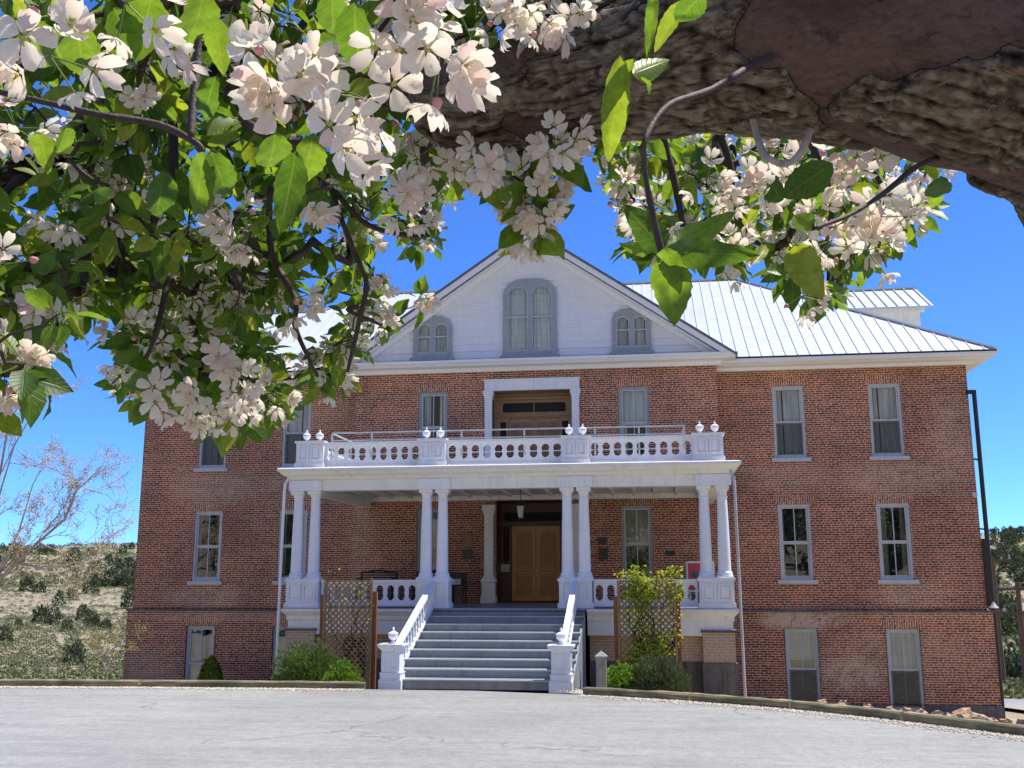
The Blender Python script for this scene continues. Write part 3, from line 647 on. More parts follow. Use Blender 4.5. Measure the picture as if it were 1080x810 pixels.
def door_leaf(x0, x1, z0, z1, y, mat, matp, fancy):
    d = MB(); d.box(x0, x1, y, y+.05, z0, z1); D = part(d, 'door_leaf', mat); w_ = x1-x0; p = MB()
    def panel(a, b, c, e_, arch):
        o = arch_outline(a, b, c, e_, (b-a)/2-.001) if arch else rect(a, b, c, e_)
        i = .03; inn = arch_outline(a+i, b-i, c+i, e_-i, (b-a)/2-i-.001) if arch else rect(a+i, b-i, c+i, e_-i)
        p.plate(o, [inn], y-.022, y-.001); j = .055
        if b-a > 2*j+.04: p.plate(arch_outline(a+j, b-j, c+j, e_-j, (b-a)/2-j-.001) if arch else rect(a+j, b-j, c+j, e_-j), [], y-.014, y-.001)
    h_ = z1-z0
    if fancy: panel(x0+.12, x1-.10, z0+h_*.43, z1-.13, True); panel(x0+.12, x1-.10, z0+.14, z0+h_*.36, False); p.box(x0+.1, x1-.08, y-.03, y-.001, z0+h_*.385, z0+h_*.405)
    else:
        for (a, b) in ((x0+.07, x0+w_/2-.03), (x0+w_/2+.03, x1-.07)):
            panel(a, b, z1-.62, z1-.12, False); panel(a, b, z0+.15, z1-.75, False)
    part(p, 'door_panel', matp, D)
    return D
door_leaf(-.695, -.004, 2.42, 4.29, yd-.02, M['oldwood'], M['oldwooddk'], False); door_leaf(.004, .695, 2.42, 4.29, yd-.02, M['oldwood'], M['oldwooddk'], False)

# main entrance ------------------------------------------------------------
yd = .33
rc = MB(); rc.quad((-.95,YC,-.57),(-.95,yd,-.57),(-.95,yd,2.05),(-.95,YC,2.05)); rc.quad((1.0,YC,-.57),(1.0,yd,-.57),(1.0,yd,2.05),(1.0,YC,2.05)); rc.quad((-.95,YC,2.048),(1.0,YC,2.048),(1.0,yd,2.048),(-.95,yd,2.048)); rc.quad((-.95,YC,-.565),(1,YC,-.565),(1,yd,-.565),(-.95,yd,-.565))
part(rc, 'entrance_recess', M['walnut'])
ef = MB(); ef.plate(rect(-.95,1.0,-.56,2.04), [rect(-.67,.62,-.55,1.44), rect(-.90,-.75,.5,1.42), rect(.70,.90,.5,1.42), rect(-.88,.9,1.56,1.80)], yd-.04, yd+.05)
ef.box(-.95,1.0,yd-.09,yd-.04,1.47,1.52); EF = part(ef, 'entrance_frame', M['walnut'])
for (a, b, c, d) in ((-.91,-.74,.49,1.43),(.69,.91,.49,1.43),(-.89,.91,1.55,1.81)):
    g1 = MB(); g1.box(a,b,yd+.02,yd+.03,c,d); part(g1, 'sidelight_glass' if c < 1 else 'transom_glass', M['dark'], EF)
lc = MB()
for k in range(16):
    z = .55+k*.055; lc.lathe(-.825+.02*math.sin(k*1.7), yd+.008, [(.0,z),(.012,z+.012),(.012,z+.02),(0,z+.034)], 6)
part(lc, 'sidelight_lace', M['curtd'], EF)
DL = door_leaf(-.668, -.028, -.53, 1.43, yd-.02, M['oak'], M['oakdk'], True); DR = door_leaf(-.022, .618, -.53, 1.43, yd-.02, M['oak'], M['oakdk'], True)
hn = MB(); hn.box(-.005,.045,yd-.04,yd-.018,.12,.28); hn.lathe(.02,yd-.07,[(.0,.17),(.03,.18),(.035,.2),(.03,.22),(0,.23)],10); part(hn, 'door_handle', M['galv'], DR)
cb = MB(); cb.box(-.95,1.0,YC-.0,YC+.03,-.6,-.565); part(cb, 'threshold', M['white2'])
for sg, xx in ((-1, -1.13), (1, 1.17)):
    p = MB(); p.slathe(xx, YC-.10, [(.19,-.565),(.19,-.40),(.165,-.37),(.165,-.06),(.185,-.04),(.185,.02),(.14,.06),(.14,.10),(.115,.12),(.115,1.66),(.13,1.69),(.13,1.72),(.155,1.80),(.165,1.83),(.165,1.93)])
    part(p, 'door_pilaster', M['cream'])

# PORCH ------------------------------------------------------------------
YP = -5.79
dk = MB(); dk.box(-4.70, 4.70, -5.84, YC-.002, -.62, -.565); part(dk, 'porch_deck', M['deckp'])
fa = MB(); fprof = [(.10,-.575),(.10,-.63),(.06,-.66),(.03,-.70),(.0,-.72),(.0,-.80),(-.03,-.82),(-.03,-1.10),(-.3,-1.10)]
for sg in (-1, 1):
    xs_ = (1.72, 4.66)
    pth = [(sg*1.72, YP, 0, -1), (sg*4.66, YP, sg, -1), (sg*4.66, YC, sg, 0)]
    sweep(fa, fprof, pth); part(fa, 'deck_fascia', M['cream']); fa = MB()
# brick under the porch with corner piers
bp = MB(); 
for sg in (-1, 1):
    x0, x1 = sorted((sg*1.75, sg*4.5)); z0_ = -3.3
    bp.box(*sorted((sg*1.75, sg*2.9)), -5.55, -5.3, -1.62, -1.09); bp.box(*sorted((sg*3.55, sg*4.02)), -5.55, -5.3, -1.62, -1.09)
    bp.box(*sorted((sg*4.02, sg*4.66)), YP-.0, -5.15, -1.62, -1.03)
    bp.box(*sorted((sg*4.3, sg*4.5)), -5.15, YC, -3.6, -1.12)
    part(bp, 'porch_brick_base', M['brickpale']); bp = MB()
bp = MB()
for sg in (-1, 1):
    bp.box(*sorted((sg*1.74, sg*2.91)), -5.57, -5.29, -3.3, -1.624); bp.box(*sorted((sg*3.54, sg*4.0)), -5.57, -5.29, -3.3, -1.624)
    bp.box(*sorted((sg*4.0, sg*4.69)), YP-.03, -5.13, -3.3, -1.624)
    bp.box(*sorted((sg*3.99, sg*4.70)), YP-.03, -5.13, -1.03, -.985)
    part(bp, 'porch_foundation', M['conc']); bp = MB()
for sg in (-1, 1):
    f = MB(); x0, x1 = sorted((sg*2.9, sg*3.55)); f.plate(rect(x0+.002,x1-.002,-3.3,-1.12), [rect(x0+.07,x1-.07,-3.0,-2.1), rect(x0+.07,x1-.07,-2.03,-1.18)], -5.5, -5.4); W = part(f, 'cellar_window', M['trimlt'])
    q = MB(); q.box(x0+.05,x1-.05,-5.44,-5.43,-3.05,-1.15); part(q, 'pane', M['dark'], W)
# entablature and balcony floor
en = MB(); eprof = [(-.7,2.40),(.24,2.395),(.29,2.375),(.29,2.33),(.25,2.31),(.20,2.25),(.12,2.21),(.08,2.15),(.0,2.145),(.0,1.915),(-.28,1.915),(-.28,2.19)]
sweep(en, eprof, [(-4.62,YC,-1,0),(-4.62,-5.75,-1,-1),(4.62,-5.75,1,-1),(4.62,YC,1,0)])
part(en, 'entablature', M['cream'])
for xc, hw in ((-4.35,.36),(-1.51,.36),(1.51,.36),(4.35,.36)):
    q = MB(); a, b = xc-hw, xc+hw
    q.box(a, b, -5.80, -5.752, 1.912, 2.14); part(q, 'frieze_block', M['white'])
bfloor = MB(); bfloor.box(-4.6, 4.6, -5.7, YC-.002, 2.30, 2.39); part(bfloor, 'balcony_floor', M['deckp'])
pc = MB(); pc.box(-4.35, 4.35, -5.48, YC-.004, 2.19, 2.22)
for k in range(17): x = -4.2+k*.525; pc.box(x-.03, x+.03, -5.45, -.9, 2.12, 2.188)
part(pc, 'porch_ceiling', M['cream'])
cf = MB(); cf.box(-4.35,4.35,YC-.12,YC-.006,2.06,2.186); part(cf, 'wall_frieze', M['cream'])
# columns
colx = [-4.54,-4.16,-1.69,-1.34,1.32,1.67,4.15,4.52]
cprofl = [(.165,.07),(.165,.10),(.150,.105),(.155,.13),(.145,.155),(.128,.175),(.128,.20)]+[(.126-.026*(t**1.6), .2+1.46*t) for t in (.1,.3,.5,.7,.85,1)]+[(.112,1.665),(.112,1.69),(.101,1.70),(.101,1.78),(.125,1.82),(.135,1.84)]
for x in colx:
    c = MB(); c.lathe(x, -5.6, cprofl, 24); c.slathe(x, -5.6, [(.145,1.841),(.145,1.912)]); c.slathe(x, -5.6, [(.168,.035),(.168,.072)]); o = part(c, 'porch_column', M['white'], sm=True)
def pedestal(x0, x1, y0, y1, z0, z1, name, pan=2, mat='white'):
    p = MB(); w_ = x1-x0; cx = (x0+x1)/2; cy = (y0+y1)/2
    def lv(o, za, zb): p.box(x0-o, x1+o, y0-o, y1+o, za, zb)
    h_ = z1-z0
    lv(.03, z0, z0+h_*.16); lv(.018, z0+h_*.161, z0+h_*.2); lv(0, z0+h_*.201, z1-h_*.10); lv(.02, z1-h_*.099, z1-h_*.06); lv(.035, z1-h_*.059, z1)
    pw = (w_-.05)/pan
    for k in range(pan):
        a = x0+.025+k*pw+.02; b = a+pw-.04; c_, d_ = z0+h_*.27, z1-h_*.17
        p.plate(rect(a, b, c_, d_), [rect(a+.035, b-.035, c_+.035, d_-.035)], y0-.028, y0-.0005); p.plate(rect(a+.06, b-.06, c_+.06, d_-.06), [], y0-.014, y0-.0005)
    return part(p, name, M[mat])
for (a, b) in ((-4.69,-3.99),(-1.83,-1.17),(1.15,1.82),(3.99,4.68)): pedestal(a, b, -5.79, -5.42, -.57, .035, 'column_pedestal')
for (a, b) in ((-4.58,-3.97),(-1.84,-1.27),(1.25,1.80),(3.97,4.58)): pedestal(a, b, -5.79, -5.42, 2.41, 3.0, 'balcony_pedestal')
# sawn balustrades: a board with lobed openings
def opening(cx, z0, z1, w_):
    P = []; H_ = z1-z0
    half = [(0,0),(.30,.0),(.5,.10),(.5,.26),(.40,.40),(.52,.46),(.52,.54),(.40,.60),(.5,.74),(.5,.90),(.30,1.0),(0,1.0)]
    half = [(.0,0),(.34,.015),(.60,.06),(.86,.16),(1.0,.28),(.95,.38),(.86,.44),(.84,.47),(.92,.5),(.84,.53),(.86,.56),(.95,.62),(1.0,.72),(.86,.84),(.60,.94),(.34,.985)]
    R_ = [(cx+h*w_/2, z0+t*H_) for h, t in half]; Lf = [(cx-h*w_/2, z0+t*H_) for h, t in reversed(half[1:])]
    return R_+[(cx, z1)]+Lf
def balus(x0, x1, y, z0, z1, pitch, name, wfrac=.68):
    n_ = max(1, round((x1-x0)/pitch)); p_ = (x1-x0)/n_; b = MB(); h_ = z1-z0
    b.plate(rect(x0, x1, z0+.07, z1-.06), [opening(x0+p_*(k+.5), z0+.15, z1-.115, p_*wfrac) for k in range(n_)], y-.02, y+.03)
    b.box(x0, x1, y-.06, y+.07, z1-.06, z1-.001); b.box(x0, x1, y-.04, y+.05, z0+.03, z0+.072)
    return part(b, name, M['white'])
for (a, b) in ((-3.97,-1.84),(-1.27,1.25),(1.80,3.97)): balus(a, b, -5.62, 2.42, 2.98, .243, 'balcony_balustrade')
for (a, b) in ((-3.96,-1.86),(1.85,3.96)): balus(a, b, -5.62, -.56, .02, .24, 'porch_balustrade')
def balus_side(x, y0, y1, z0, z1, name):
    n_ = round((y1-y0)/.243); p_ = (y1-y0)/n_; b = MB()
    b.plate(rect(y0, y1, z0+.07, z1-.06), [opening(y0+p_*(k+.5), z0+.15, z1-.115, p_*.68) for k in range(n_)], x-.025, x+.025, ax='yz')
    b.box(x-.06, x+.06, y0, y1, z1-.06, z1-.001); part(b, name, M['white'])
for sg in (-1, 1):
    balus_side(sg*4.4, -5.4, -1.3, 2.42, 2.98, 'balcony_balustrade'); balus_side(sg*4.4, -5.4, YC-.05, -.56, .02, 'porch_balustrade')
    pedestal(*sorted((sg*4.16, sg*4.56)), -1.28, YC-.01, 2.41, 3.0, 'balcony_pedestal', 1)
# inner metal safety rail
mr = MB(); yr = -5.05
for z in (3.27, 3.1, 2.78, 2.55): mr.beam((-4.02,yr,z),(3.82,yr,z),.035,.03 if z > 3.2 else .018)
for x in (-4.02,-3.1,-1.6,-1.05,.35,1.9,2.85,3.82): mr.beam((x,yr,2.39),(x,yr,3.255),.035,.035)
for sx in (-4.02, 3.82):
    for z in (3.27, 2.85): mr.beam((sx,yr+.02,z),(sx,YC-.03,z),.03,.03)
    for y in (-3.6,-2.2): mr.beam((sx,y,2.39),(sx,y,3.25),.03,.03)
part(mr, 'safety_rail', M['trimlt'])
up_ = [(.055,0),(.055,.015),(.03,.03),(.028,.045),(.06,.065),(.088,.10),(.095,.14),(.088,.155),(.10,.165),(.10,.18),(.075,.19),(.05,.21),(.02,.225),(.018,.24),(.026,.255),(.018,.275),(0.002,.30)]
def urn(x, y, z, s=1.0):
    u = MB(); u.lathe(x, y, [(r_*s, z+h_*s) for r_, h_ in up_], 18)
    u.slathe(x, y, [(.07*s, z-.012), (.07*s, z-.0)]); part(u, 'urn_finial', M['white2'], sm=True)
for x in (-4.42,-4.12,-1.72,-1.41,1.38,1.67,4.12,4.43): urn(x, -5.6, 3.012, .88)
for sg in (-1, 1): urn(sg*4.36, -.95, 3.012)
# steps
st = MB(); nr = 9; rise = (ZR+.565)/nr; Yf = -5.84; run = (9.12-5.84)/(nr-1)
tp = MB(); 
for k in range(1, nr):
    zt = -.565+rise*k; ya = Yf-run*k; yb2 = Yf-run*(k-1)
    st.box(-1.60, 1.64, ya, yb2-.0 if k == 1 else yb2, zt-.5 if False else ZR-.02, zt-.03)
    tp.box(-1.63, 1.67, ya-.035, yb2-.002, zt-.03, zt)
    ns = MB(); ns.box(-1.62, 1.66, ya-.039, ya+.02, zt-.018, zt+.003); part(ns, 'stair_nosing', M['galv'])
st.box(-1.6, 1.64, Yf, Yf+.2, ZR, -.63)
SO = part(st, 'stairs', M['step'])
part(tp, 'stair_tread', M['step'], SO)
lp = MB(); lp.box(-1.66, 1.66, Yf-.03, Yf-.001, -.60, -.562); part(lp, 'deck_nosing', M['step'], SO)
sk = MB(); n0 = [(Yf, -.63), (-9.05, -1.70), (-9.05, ZR-.1), (Yf, ZR-.5)]
for x in (-1.66, 1.66): sk = MB(); sk.plate(n0, [], x-.02, x+.02, ax='yz'); part(sk, 'stair_stringer', M['step'])
# newels and stair rails
for sg, x0, x1 in ((-1,-1.65,-1.31),(1,1.31,1.65)):
    p = MB(); y0 = -9.26; y1 = -8.92
    def lv(o, za, zb): p.box(x0-o, x1+o, y0-o, y1+o, za, zb)
    lv(.03, ZR-.05, ZR+.13); lv(.02, ZR+.131, ZR+.15); lv(.008, ZR+.151, ZR+.24); lv(.018, ZR+.241, ZR+.255); lv(-.01, ZR+.256, ZR+.64); lv(.015, ZR+.641, ZR+.665); lv(.04, ZR+.666, ZR+.70); lv(.055, ZR+.701, ZR+.735)
    p.plate(rect(x0+.04,x1-.04,ZR+.31,ZR+.59), [rect(x0+.065,x1-.065,ZR+.335,ZR+.565)], y0-.005, y0+.0095)
    p.plate(rect(y0+.04,y1-.04,ZR+.31,ZR+.59), [rect(y0+.065,y1-.065,ZR+.335,ZR+.565)], (x1-.0095 if sg > 0 else x0-.005), (x1+.005 if sg > 0 else x0+.0095), ax='yz')
    part(p, 'newel_post', M['white']); urn((x0+x1)/2, (y0+y1)/2, ZR+.75, .92)
    xr = (x0+x1)/2; rl = MB(); a = Vector((xr, -8.93, ZR+.62)); b = Vector((xr, -5.80, -.03+.0))
    rl.beam(a, b, .11, .07); rl.beam(a+Vector((0,0,-.5)), b+Vector((0,0,-.46)), .07, .06)
    RL = part(rl, 'stair_rail', M['white'])
    nb = 15
    for k in range(nb):
        t = (k+.5)/nb; q = a.lerp(b, t); zb_ = (a.z-.5)*(1-t)+(b.z-.46)*t+.03; zt = q.z-.03; h_ = zt-zb_
        m_ = MB(); m_.lathe(q.x, q.y, [(.02,zb_),(.02,zb_+h_*.12),(.012,zb_+h_*.15),(.033,zb_+h_*.32),(.028,zb_+h_*.42),(.012,zb_+h_*.58),(.02,zb_+h_*.64),(.012,zb_+h_*.68),(.016,zb_+h_*.85),(.02,zb_+h_*.88),(.02,zt)], 8)
        part(m_, 'baluster', M['white'], RL, smooth=True)
# white downspouts of the porch
for sg in (-1, 1):
    d = MB(); x = sg*4.76; d.tube([(x-sg*.06,-5.85,2.2),(x-sg*.01,-5.93,2.05),(x,-5.93,1.9),(x+sg*.03,-5.93,-2.4)], .03, 8); part(d, 'downspout', M['galv'] if sg > 0 else M['cream'])
# black pipe with bracket at the right corner
bp = MB(); bp.tube([(11.34,-.02,-3.6),(11.34,-.02,4.75)], .055, 10); bp.beam((11.15,-.02,4.72),(11.38,-.02,4.72),.1,.1)
for z in (3.0,1.25,.9,-.6,-2.8): bp.beam((11.2,-.0,z),(11.34,-.02,z-.03),.04,.04)
bp.box(11.21,11.33,-.07,.03,-.62,1.0)
part(bp, 'corner_pipe', M['black'])
part(MB().lathe(0,0,[(0,0)],3,False) if False else MB().tube([(11.08,-.10,2.10),(11.08,-.24,2.08)], [.05,.065], 10), 'security_camera', M['galv'])
lm = MB(); lm.lathe(11.3,-.2,[(.02,-.55),(.05,-.6),(.11,-.68),(.105,-.69),(.0,-.66)],14); lm.beam((11.3,-.0,-.56),(11.3,-.2,-.55),.03,.03); part(lm, 'corner_lamp', M['galv'])
settle(B)

# ------------------------------------------------------------------ things on the porch
def thing(name, loc, label, cat, group=None): return empty(name, loc, label=label, cat=cat, group=group)
def sub(mb, name, mat, root, sm=False, **kw):
    o = mb.build(name, mat, root, **kw)
    o.matrix_parent_inverse = Matrix.Translation(root.location).inverted()
    if sm: smooth_by_angle(o)
    return o
T = thing('hanging_lantern', (0,-3,2.19), 'hanging black lantern with clear glass in front of the oak entrance doors', 'lantern')
m_ = MB(); m_.tube([(0,-3,2.19),(0,-3,1.86)], .008, 6); sub(m_, 'chain', M['black'], T)
m_ = MB(); m_.slathe(0,-3,[(.02,1.87),(.10,1.77),(.115,1.74),(.10,1.735)]); m_.slathe(0,-3,[(.05,1.42),(.06,1.45)])
for a in (-1,1):
    for b in (-1,1): m_.beam((a*.09,-3+b*.09,1.735),(a*.055,-3+b*.055,1.45),.012,.012)
sub(m_, 'cage', M['black'], T)
m_ = MB(); m_.slathe(0,-3,[(.052,1.455),(.084,1.73)]); sub(m_, 'lantern_glass', paint('frosted_lantern_glass', (.5,.52,.5), .2, .1), T)
def plaque(x0, x1, z0, z1, mat, label, cat='plaque'):
    m_ = MB(); m_.box(x0,x1,YC-.04,YC-.007,z0,z1); m_.box(x0+.02,x1-.02,YC-.046,YC-.04,z0+.02,z1-.02)
    for k in range(int((z1-z0-.08)/.035)): z = z1-.05-k*.035; m_.box(x0+.045,x1-.045-.03*(k%2),YC-.05,YC-.046,z-.008,z)
    m_.build('wall_plaque', mat, label=label, cat=cat)
plaque(-1.85,-1.59,.88,1.23, M['brass'], 'bronze-coloured plaque on brick left of the entrance, above a dark one')
plaque(-1.84,-1.59,.54,.76, M['darkbronze'], 'dark plaque below the bronze-coloured one, left of the entrance')
plaque(1.67,1.91,.91,1.08, M['darkbronze'], 'small dark plaque, upper of the two right of the entrance')
plaque(1.71,1.93,.52,.81, M['darkbronze'], 'dark upright plaque, lower of the two right of the entrance')
plaque(3.39,3.63,.61,.73, M['darkbronze'], 'little dark plate on brick right of the porch window')
m_ = MB(); m_.box(-.96,-.72,.20,.235,.22,.42); m_.build('door_notice', M['curt'], label='pale notice card below the left sidelight of the entrance', cat='notice')
T = thing('framed_poster', (4.05,-3,-.56), 'red poster in a pale frame on a stand behind the right porch columns', 'poster')
m_ = MB(); m_.box(3.86,4.42,-3.0,-2.97,-.22,.38); sub(m_, 'poster_sheet', M['signred'], T)
m_ = MB(); m_.plate(rect(3.82,4.46,-.26,.42),[rect(3.86,4.42,-.22,.38)],-3.03,-2.96); sub(m_, 'frame', M['curt'], T)
m_ = MB(); vs_, fs_ = blob(.10, 3, 2, .4, 2.5, (1,.05,.7)); m_.add([v+Vector((4.02,-3.008,.13)) for v in vs_], fs_); m_.box(3.9,4.38,-3.01,-3.001,-.04,-.01); m_.box(3.9,4.3,-3.01,-3.001,-.10,-.08); sub(m_, 'poster_picture', M['conc'], T)
m_ = MB()
for x in (3.9,4.38): m_.beam((x,-3.0,-.26),(x,-3.1,-.56),.03,.03); m_.beam((x,-2.95,.2),(x,-2.7,-.56),.03,.03)
sub(m_, 'stand', M['galv'], T)
def bench(x0, x1, y, label):
    T = thing('porch_bench', ((x0+x1)/2, y, -.565), label, 'bench', 'black benches on the porch')
    m_ = MB()
    for k in range(5): m_.box(x0,x1,y-.2+k*.09,y-.13+k*.09,-.15,-.12)
    sub(m_, 'seat', M['black'], T)
    m_ = MB()
    for k in range(5): m_.box(x0+.02,x1-.02,y+.25,y+.28,-.06+k*.06,-.02+k*.06)
    pts = [(x0+.1,y+.265,.2),((x0+x1)/2,y+.265,.26),(x1-.1,y+.265,.2)]; m_.tube(pts,.02,6); sub(m_, 'backrest', M['black'], T)
    for x in (x0+.05, x1-.05):
        for yy in (y-.17, y+.26): m_ = MB(); m_.box(x-.025,x+.025,yy-.02,yy+.02,-.565,-.15 if yy < y else .2); sub(m_, 'leg', M['black'], T)
        m_ = MB(); m_.box(x-.03,x+.03,y-.2,y+.25,.03,.06); sub(m_, 'armrest', M['black'], T)
bench(-4.2,-3.2,-2.2,'low black bench behind the left lattice panel'); bench(-3.0,-1.95,-1.2,'black bench under the left porch window')
T = thing('porch_chair', (-1.85,-1.4,-.565), 'black chair with a pale paper on it, left of the entrance pilaster', 'chair')
m_ = MB(); m_.box(-2.05,-1.62,-1.6,-1.2,-.14,-.10); sub(m_, 'seat', M['black'], T)
m_ = MB(); m_.box(-2.05,-1.62,-1.21,-1.17,-.1,.20); sub(m_, 'backrest', M['black'], T)
for x in (-2.03,-1.64):
    for y in (-1.58,-1.22): m_ = MB(); m_.box(x-.02,x+.02,y-.02,y+.02,-.565,-.14); sub(m_, 'leg', M['black'], T)
m_ = MB(); m_.box(-1.98,-1.74,-1.5,-1.3,-.1,.04); m_.build('paper_box', M['curt'], label='small pale box standing on the black porch chair', cat='box')

# ------------------------------------------------------------------ trellises and plants
def leafquad(mb, p, d, up, L_, W_):
    d = d.normalized(); s = d.cross(up)
    if s.length < 1e-3: s = d.orthogonal()
    s.normalize(); mb.add([p, p+d*L_*.5+s*W_*.5, p+d*L_, p+d*L_*.5-s*W_*.5], [(0,1,2,3)])
def rv(r_=R): 
    v = Vector((r_.gauss(0,1), r_.gauss(0,1), r_.gauss(0,1))); return v.normalized()
def trellis(x0, x1, y, ztop, zpost, zb, label):
    T = thing('trellis', ((x0+x1)/2, y, zb), label, 'trellis', 'lattice panels flanking the stairs')
    for x in (x0, x1):
        m_ = MB(); m_.box(x-.045,x+.045,y-.045,y+.045,zb,zpost+(.06 if x == x1 and x < 0 else 0)); sub(m_, 'post', M['redwood'], T)
    m_ = MB(); sp = .118; a0, a1, c0, c1 = x0+.05, x1-.05, zb+.1, ztop
    def clip(px_, pz, dx, dz, y_):
        t0, t1 = -99, 99
        for p_, d_, lo, hi in ((px_, dx, a0, a1), (pz, dz, c0, c1)):
            u, v = (lo-p_)/d_, (hi-p_)/d_; u, v = min(u, v), max(u, v); t0 = max(t0, u); t1 = min(t1, v)
        if t1-t0 > .03: m_.beam((px_+dx*t0,y_,pz+dz*t0),(px_+dx*t1,y_,pz+dz*t1),.008,.036,Vector((0,1,0)).cross(Vector((dx,0,dz))))
    k = -40
    while k < 60:
        clip(a0+k*sp, c0, .7071, .7071, y-.052); clip(a0+k*sp, c0, -.7071, .7071, y-.062); k += 1
    sub(m_, 'lattice', M['lattice'], T)
    m_ = MB(); m_.plate(rect(a0-.02,a1+.02,c0-.02,c1+.02),[rect(a0+.02,a1-.02,c0+.02,c1-.02)],y-.085,y-.068); sub(m_, 'frame', M['lattice'], T)
trellis(-3.46,-2.40,-7,0.0,-.27,-2.2,'brown lattice panel with few vines left of the stairs')
trellis(2.35,3.52,-7,-.02,-.30,-2.2,'brown lattice panel overgrown with vine right of the stairs')
def vine(name, label, x0, x1, y, z0, z1, n_, dens, seed):
    r_ = random.Random(seed); T = thing(name, ((x0+x1)/2, y, z0), label, 'vine')
    st = MB(); lf = MB()
    for k in range(n_):
        x = r_.uniform(x0+.15, x1-.15); z = z0; pts = [Vector((x, y-.1, z))]
        top = z1+r_.uniform(-.5,.20)
        while pts[-1].z < top:
            p = pts[-1]; q = p+Vector((r_.uniform(-.09,.09)+(.02 if x < (x0+x1)/2 else -.02)*0, r_.uniform(-.02,.02), .10))
            q.x = min(x1-.02, max(x0+.02, q.x)); q.y = min(y-.07, max(y-.2, q.y)); pts.append(q)
            hfac = dens(q.x, q.z)
            for j in range(int(hfac)+(r_.random() < hfac%1)):
                v = rv(r_); v.y = -abs(v.y)*.8; v.z = v.z*.6+.1; leafquad(lf, q+Vector((r_.uniform(-.14,.14), r_.uniform(-.10,.06), r_.uniform(-.07,.07))), v, rv(r_), r_.uniform(.05,.09), r_.uniform(.03,.05))
        st.tube(pts, [.012*(1-i/len(pts))+.003 for i in range(len(pts))], 5)
    sub(st, 'stem', M['twig'], T); sub(lf, 'foliage', M['vine'], T, raw=True)
def densR(x, z):
    nn = noise.noise(Vector((x*2.1, z*2.0, 5)))
    d = 12*max(0, nn+.48)+ (22 if z > -.38 and nn > -.45 else 0)+(4 if x > 3.2 and z > -1.0 else 0)
    if z < -1.1 and abs(x-2.9) < .5: d += 3
    return d
vine('climbing_vine', 'bright yellow-green climbing vine covering the right lattice panel', 2.35, 3.52, -7, -2.1, .02, 13, densR, 3)
vine('climbing_vine', 'sparse pale vine climbing the left lattice panel', -3.46, -2.40, -7, -2.1, .0, 4, lambda x, z: 2.6*max(0, noise.noise(Vector((x*2.5, z*2, 1)))+.3) if z > -1 else .3, 8)

def shrub(name, label, cat, c, rx, ry, rz, n_, mat, seed, L_=.07, W_=.02, upw=.7, cone=False, tuft=6, group=None):
    r_ = random.Random(seed); T = thing(name, c, label, cat, group); c = Vector(c); lf = MB(); st = MB()
    for k in range(n_):
        u = rv(r_); u.z = abs(u.z); rad = r_.random()**.33
        if cone:
            h_ = r_.random()**1.3; a = r_.uniform(0, 2*PI); w_ = (math.sin(PI*(1-h_)**.75*.5+.0)**.8)*(1-.0*h_)*r_.uniform(.85,1.05); p = Vector((rx*w_*math.cos(a), ry*w_*math.sin(a), rz*h_))
            dr = Vector((math.cos(a)*.5, math.sin(a)*.5, 1)).normalized()
        else:
            bump = 1+.28*noise.noise(u*2.3+Vector((seed,0,0)))+.12*noise.noise(u*6); p = Vector((u.x*rx*rad*bump, u.y*ry*rad*bump, u.z*rz*rad*bump)); dr = (u+Vector((0,0,upw))).normalized()
        for j in range(tuft):
            v = (dr+rv(r_)*.55).normalized(); leafquad(lf, c+p+rv(r_)*.02, v, rv(r_), L_*r_.uniform(.6,1.2), W_)
        if k % 25 == 0: st.tube([c+Vector((p.x*.15,p.y*.15,0)), c+p*.6+Vector((0,0,.03)), c+p], [.012,.008,.003], 4)
    sub(st, 'stem', M['twig'], T); sub(lf, 'foliage', mat, T, raw=True)
shrub('pine_shrub', 'spreading bright green pine shrub behind the timber edging left of the stairs', 'shrub', (-3.28,-8.35,-1.98), .66, .5, .86, 2100, M['mugo'], 4, .085, .012)
shrub('leafy_shrub', 'small yellow-green leafy shrub between the pine shrub and the left newel', 'shrub', (-2.5,-8.7,-1.95), .38, .32, .5, 500, M['box'], 5, .05, .03)
shrub('leafy_shrub', 'low bright green leafy shrub beside the stone bollard', 'shrub', (2.5,-8.5,-1.93), .36, .35, .50, 600, M['box'], 6, .05, .03)
shrub('needle_shrub', 'grey-green upright shrub at the foot of the right lattice panel', 'shrub', (3.12,-8.6,-2.0), .52, .4, .72, 1900, M['rosem'], 7, .085, .011, 1.3)
shrub('conifer', 'little dark conical conifer against the left basement window', 'conifer', (-5.83,-6.8,-2.55), .27, .27, 1.02, 1900, M['arbor'], 9, .06, .018, cone=True)

# bollard light post
T = thing('bollard', (2.15,-8.9,ZR-.1), 'short square stone post with pyramid cap right of the stairs', 'bollard')
m_ = MB(); m_.slathe(2.15,-8.9,[(.085,ZR-.12),(.085,-1.31)]); m_.box(2.13,2.17,-9.0,-8.985,-1.47,-1.42); sub(m_, 'post', M['stonecol'], T)
m_ = MB(); m_.slathe(2.15,-8.9,[(.10,-1.309),(.105,-1.28),(.0,-1.19)]); sub(m_, 'cap', M['stonecol'], T)

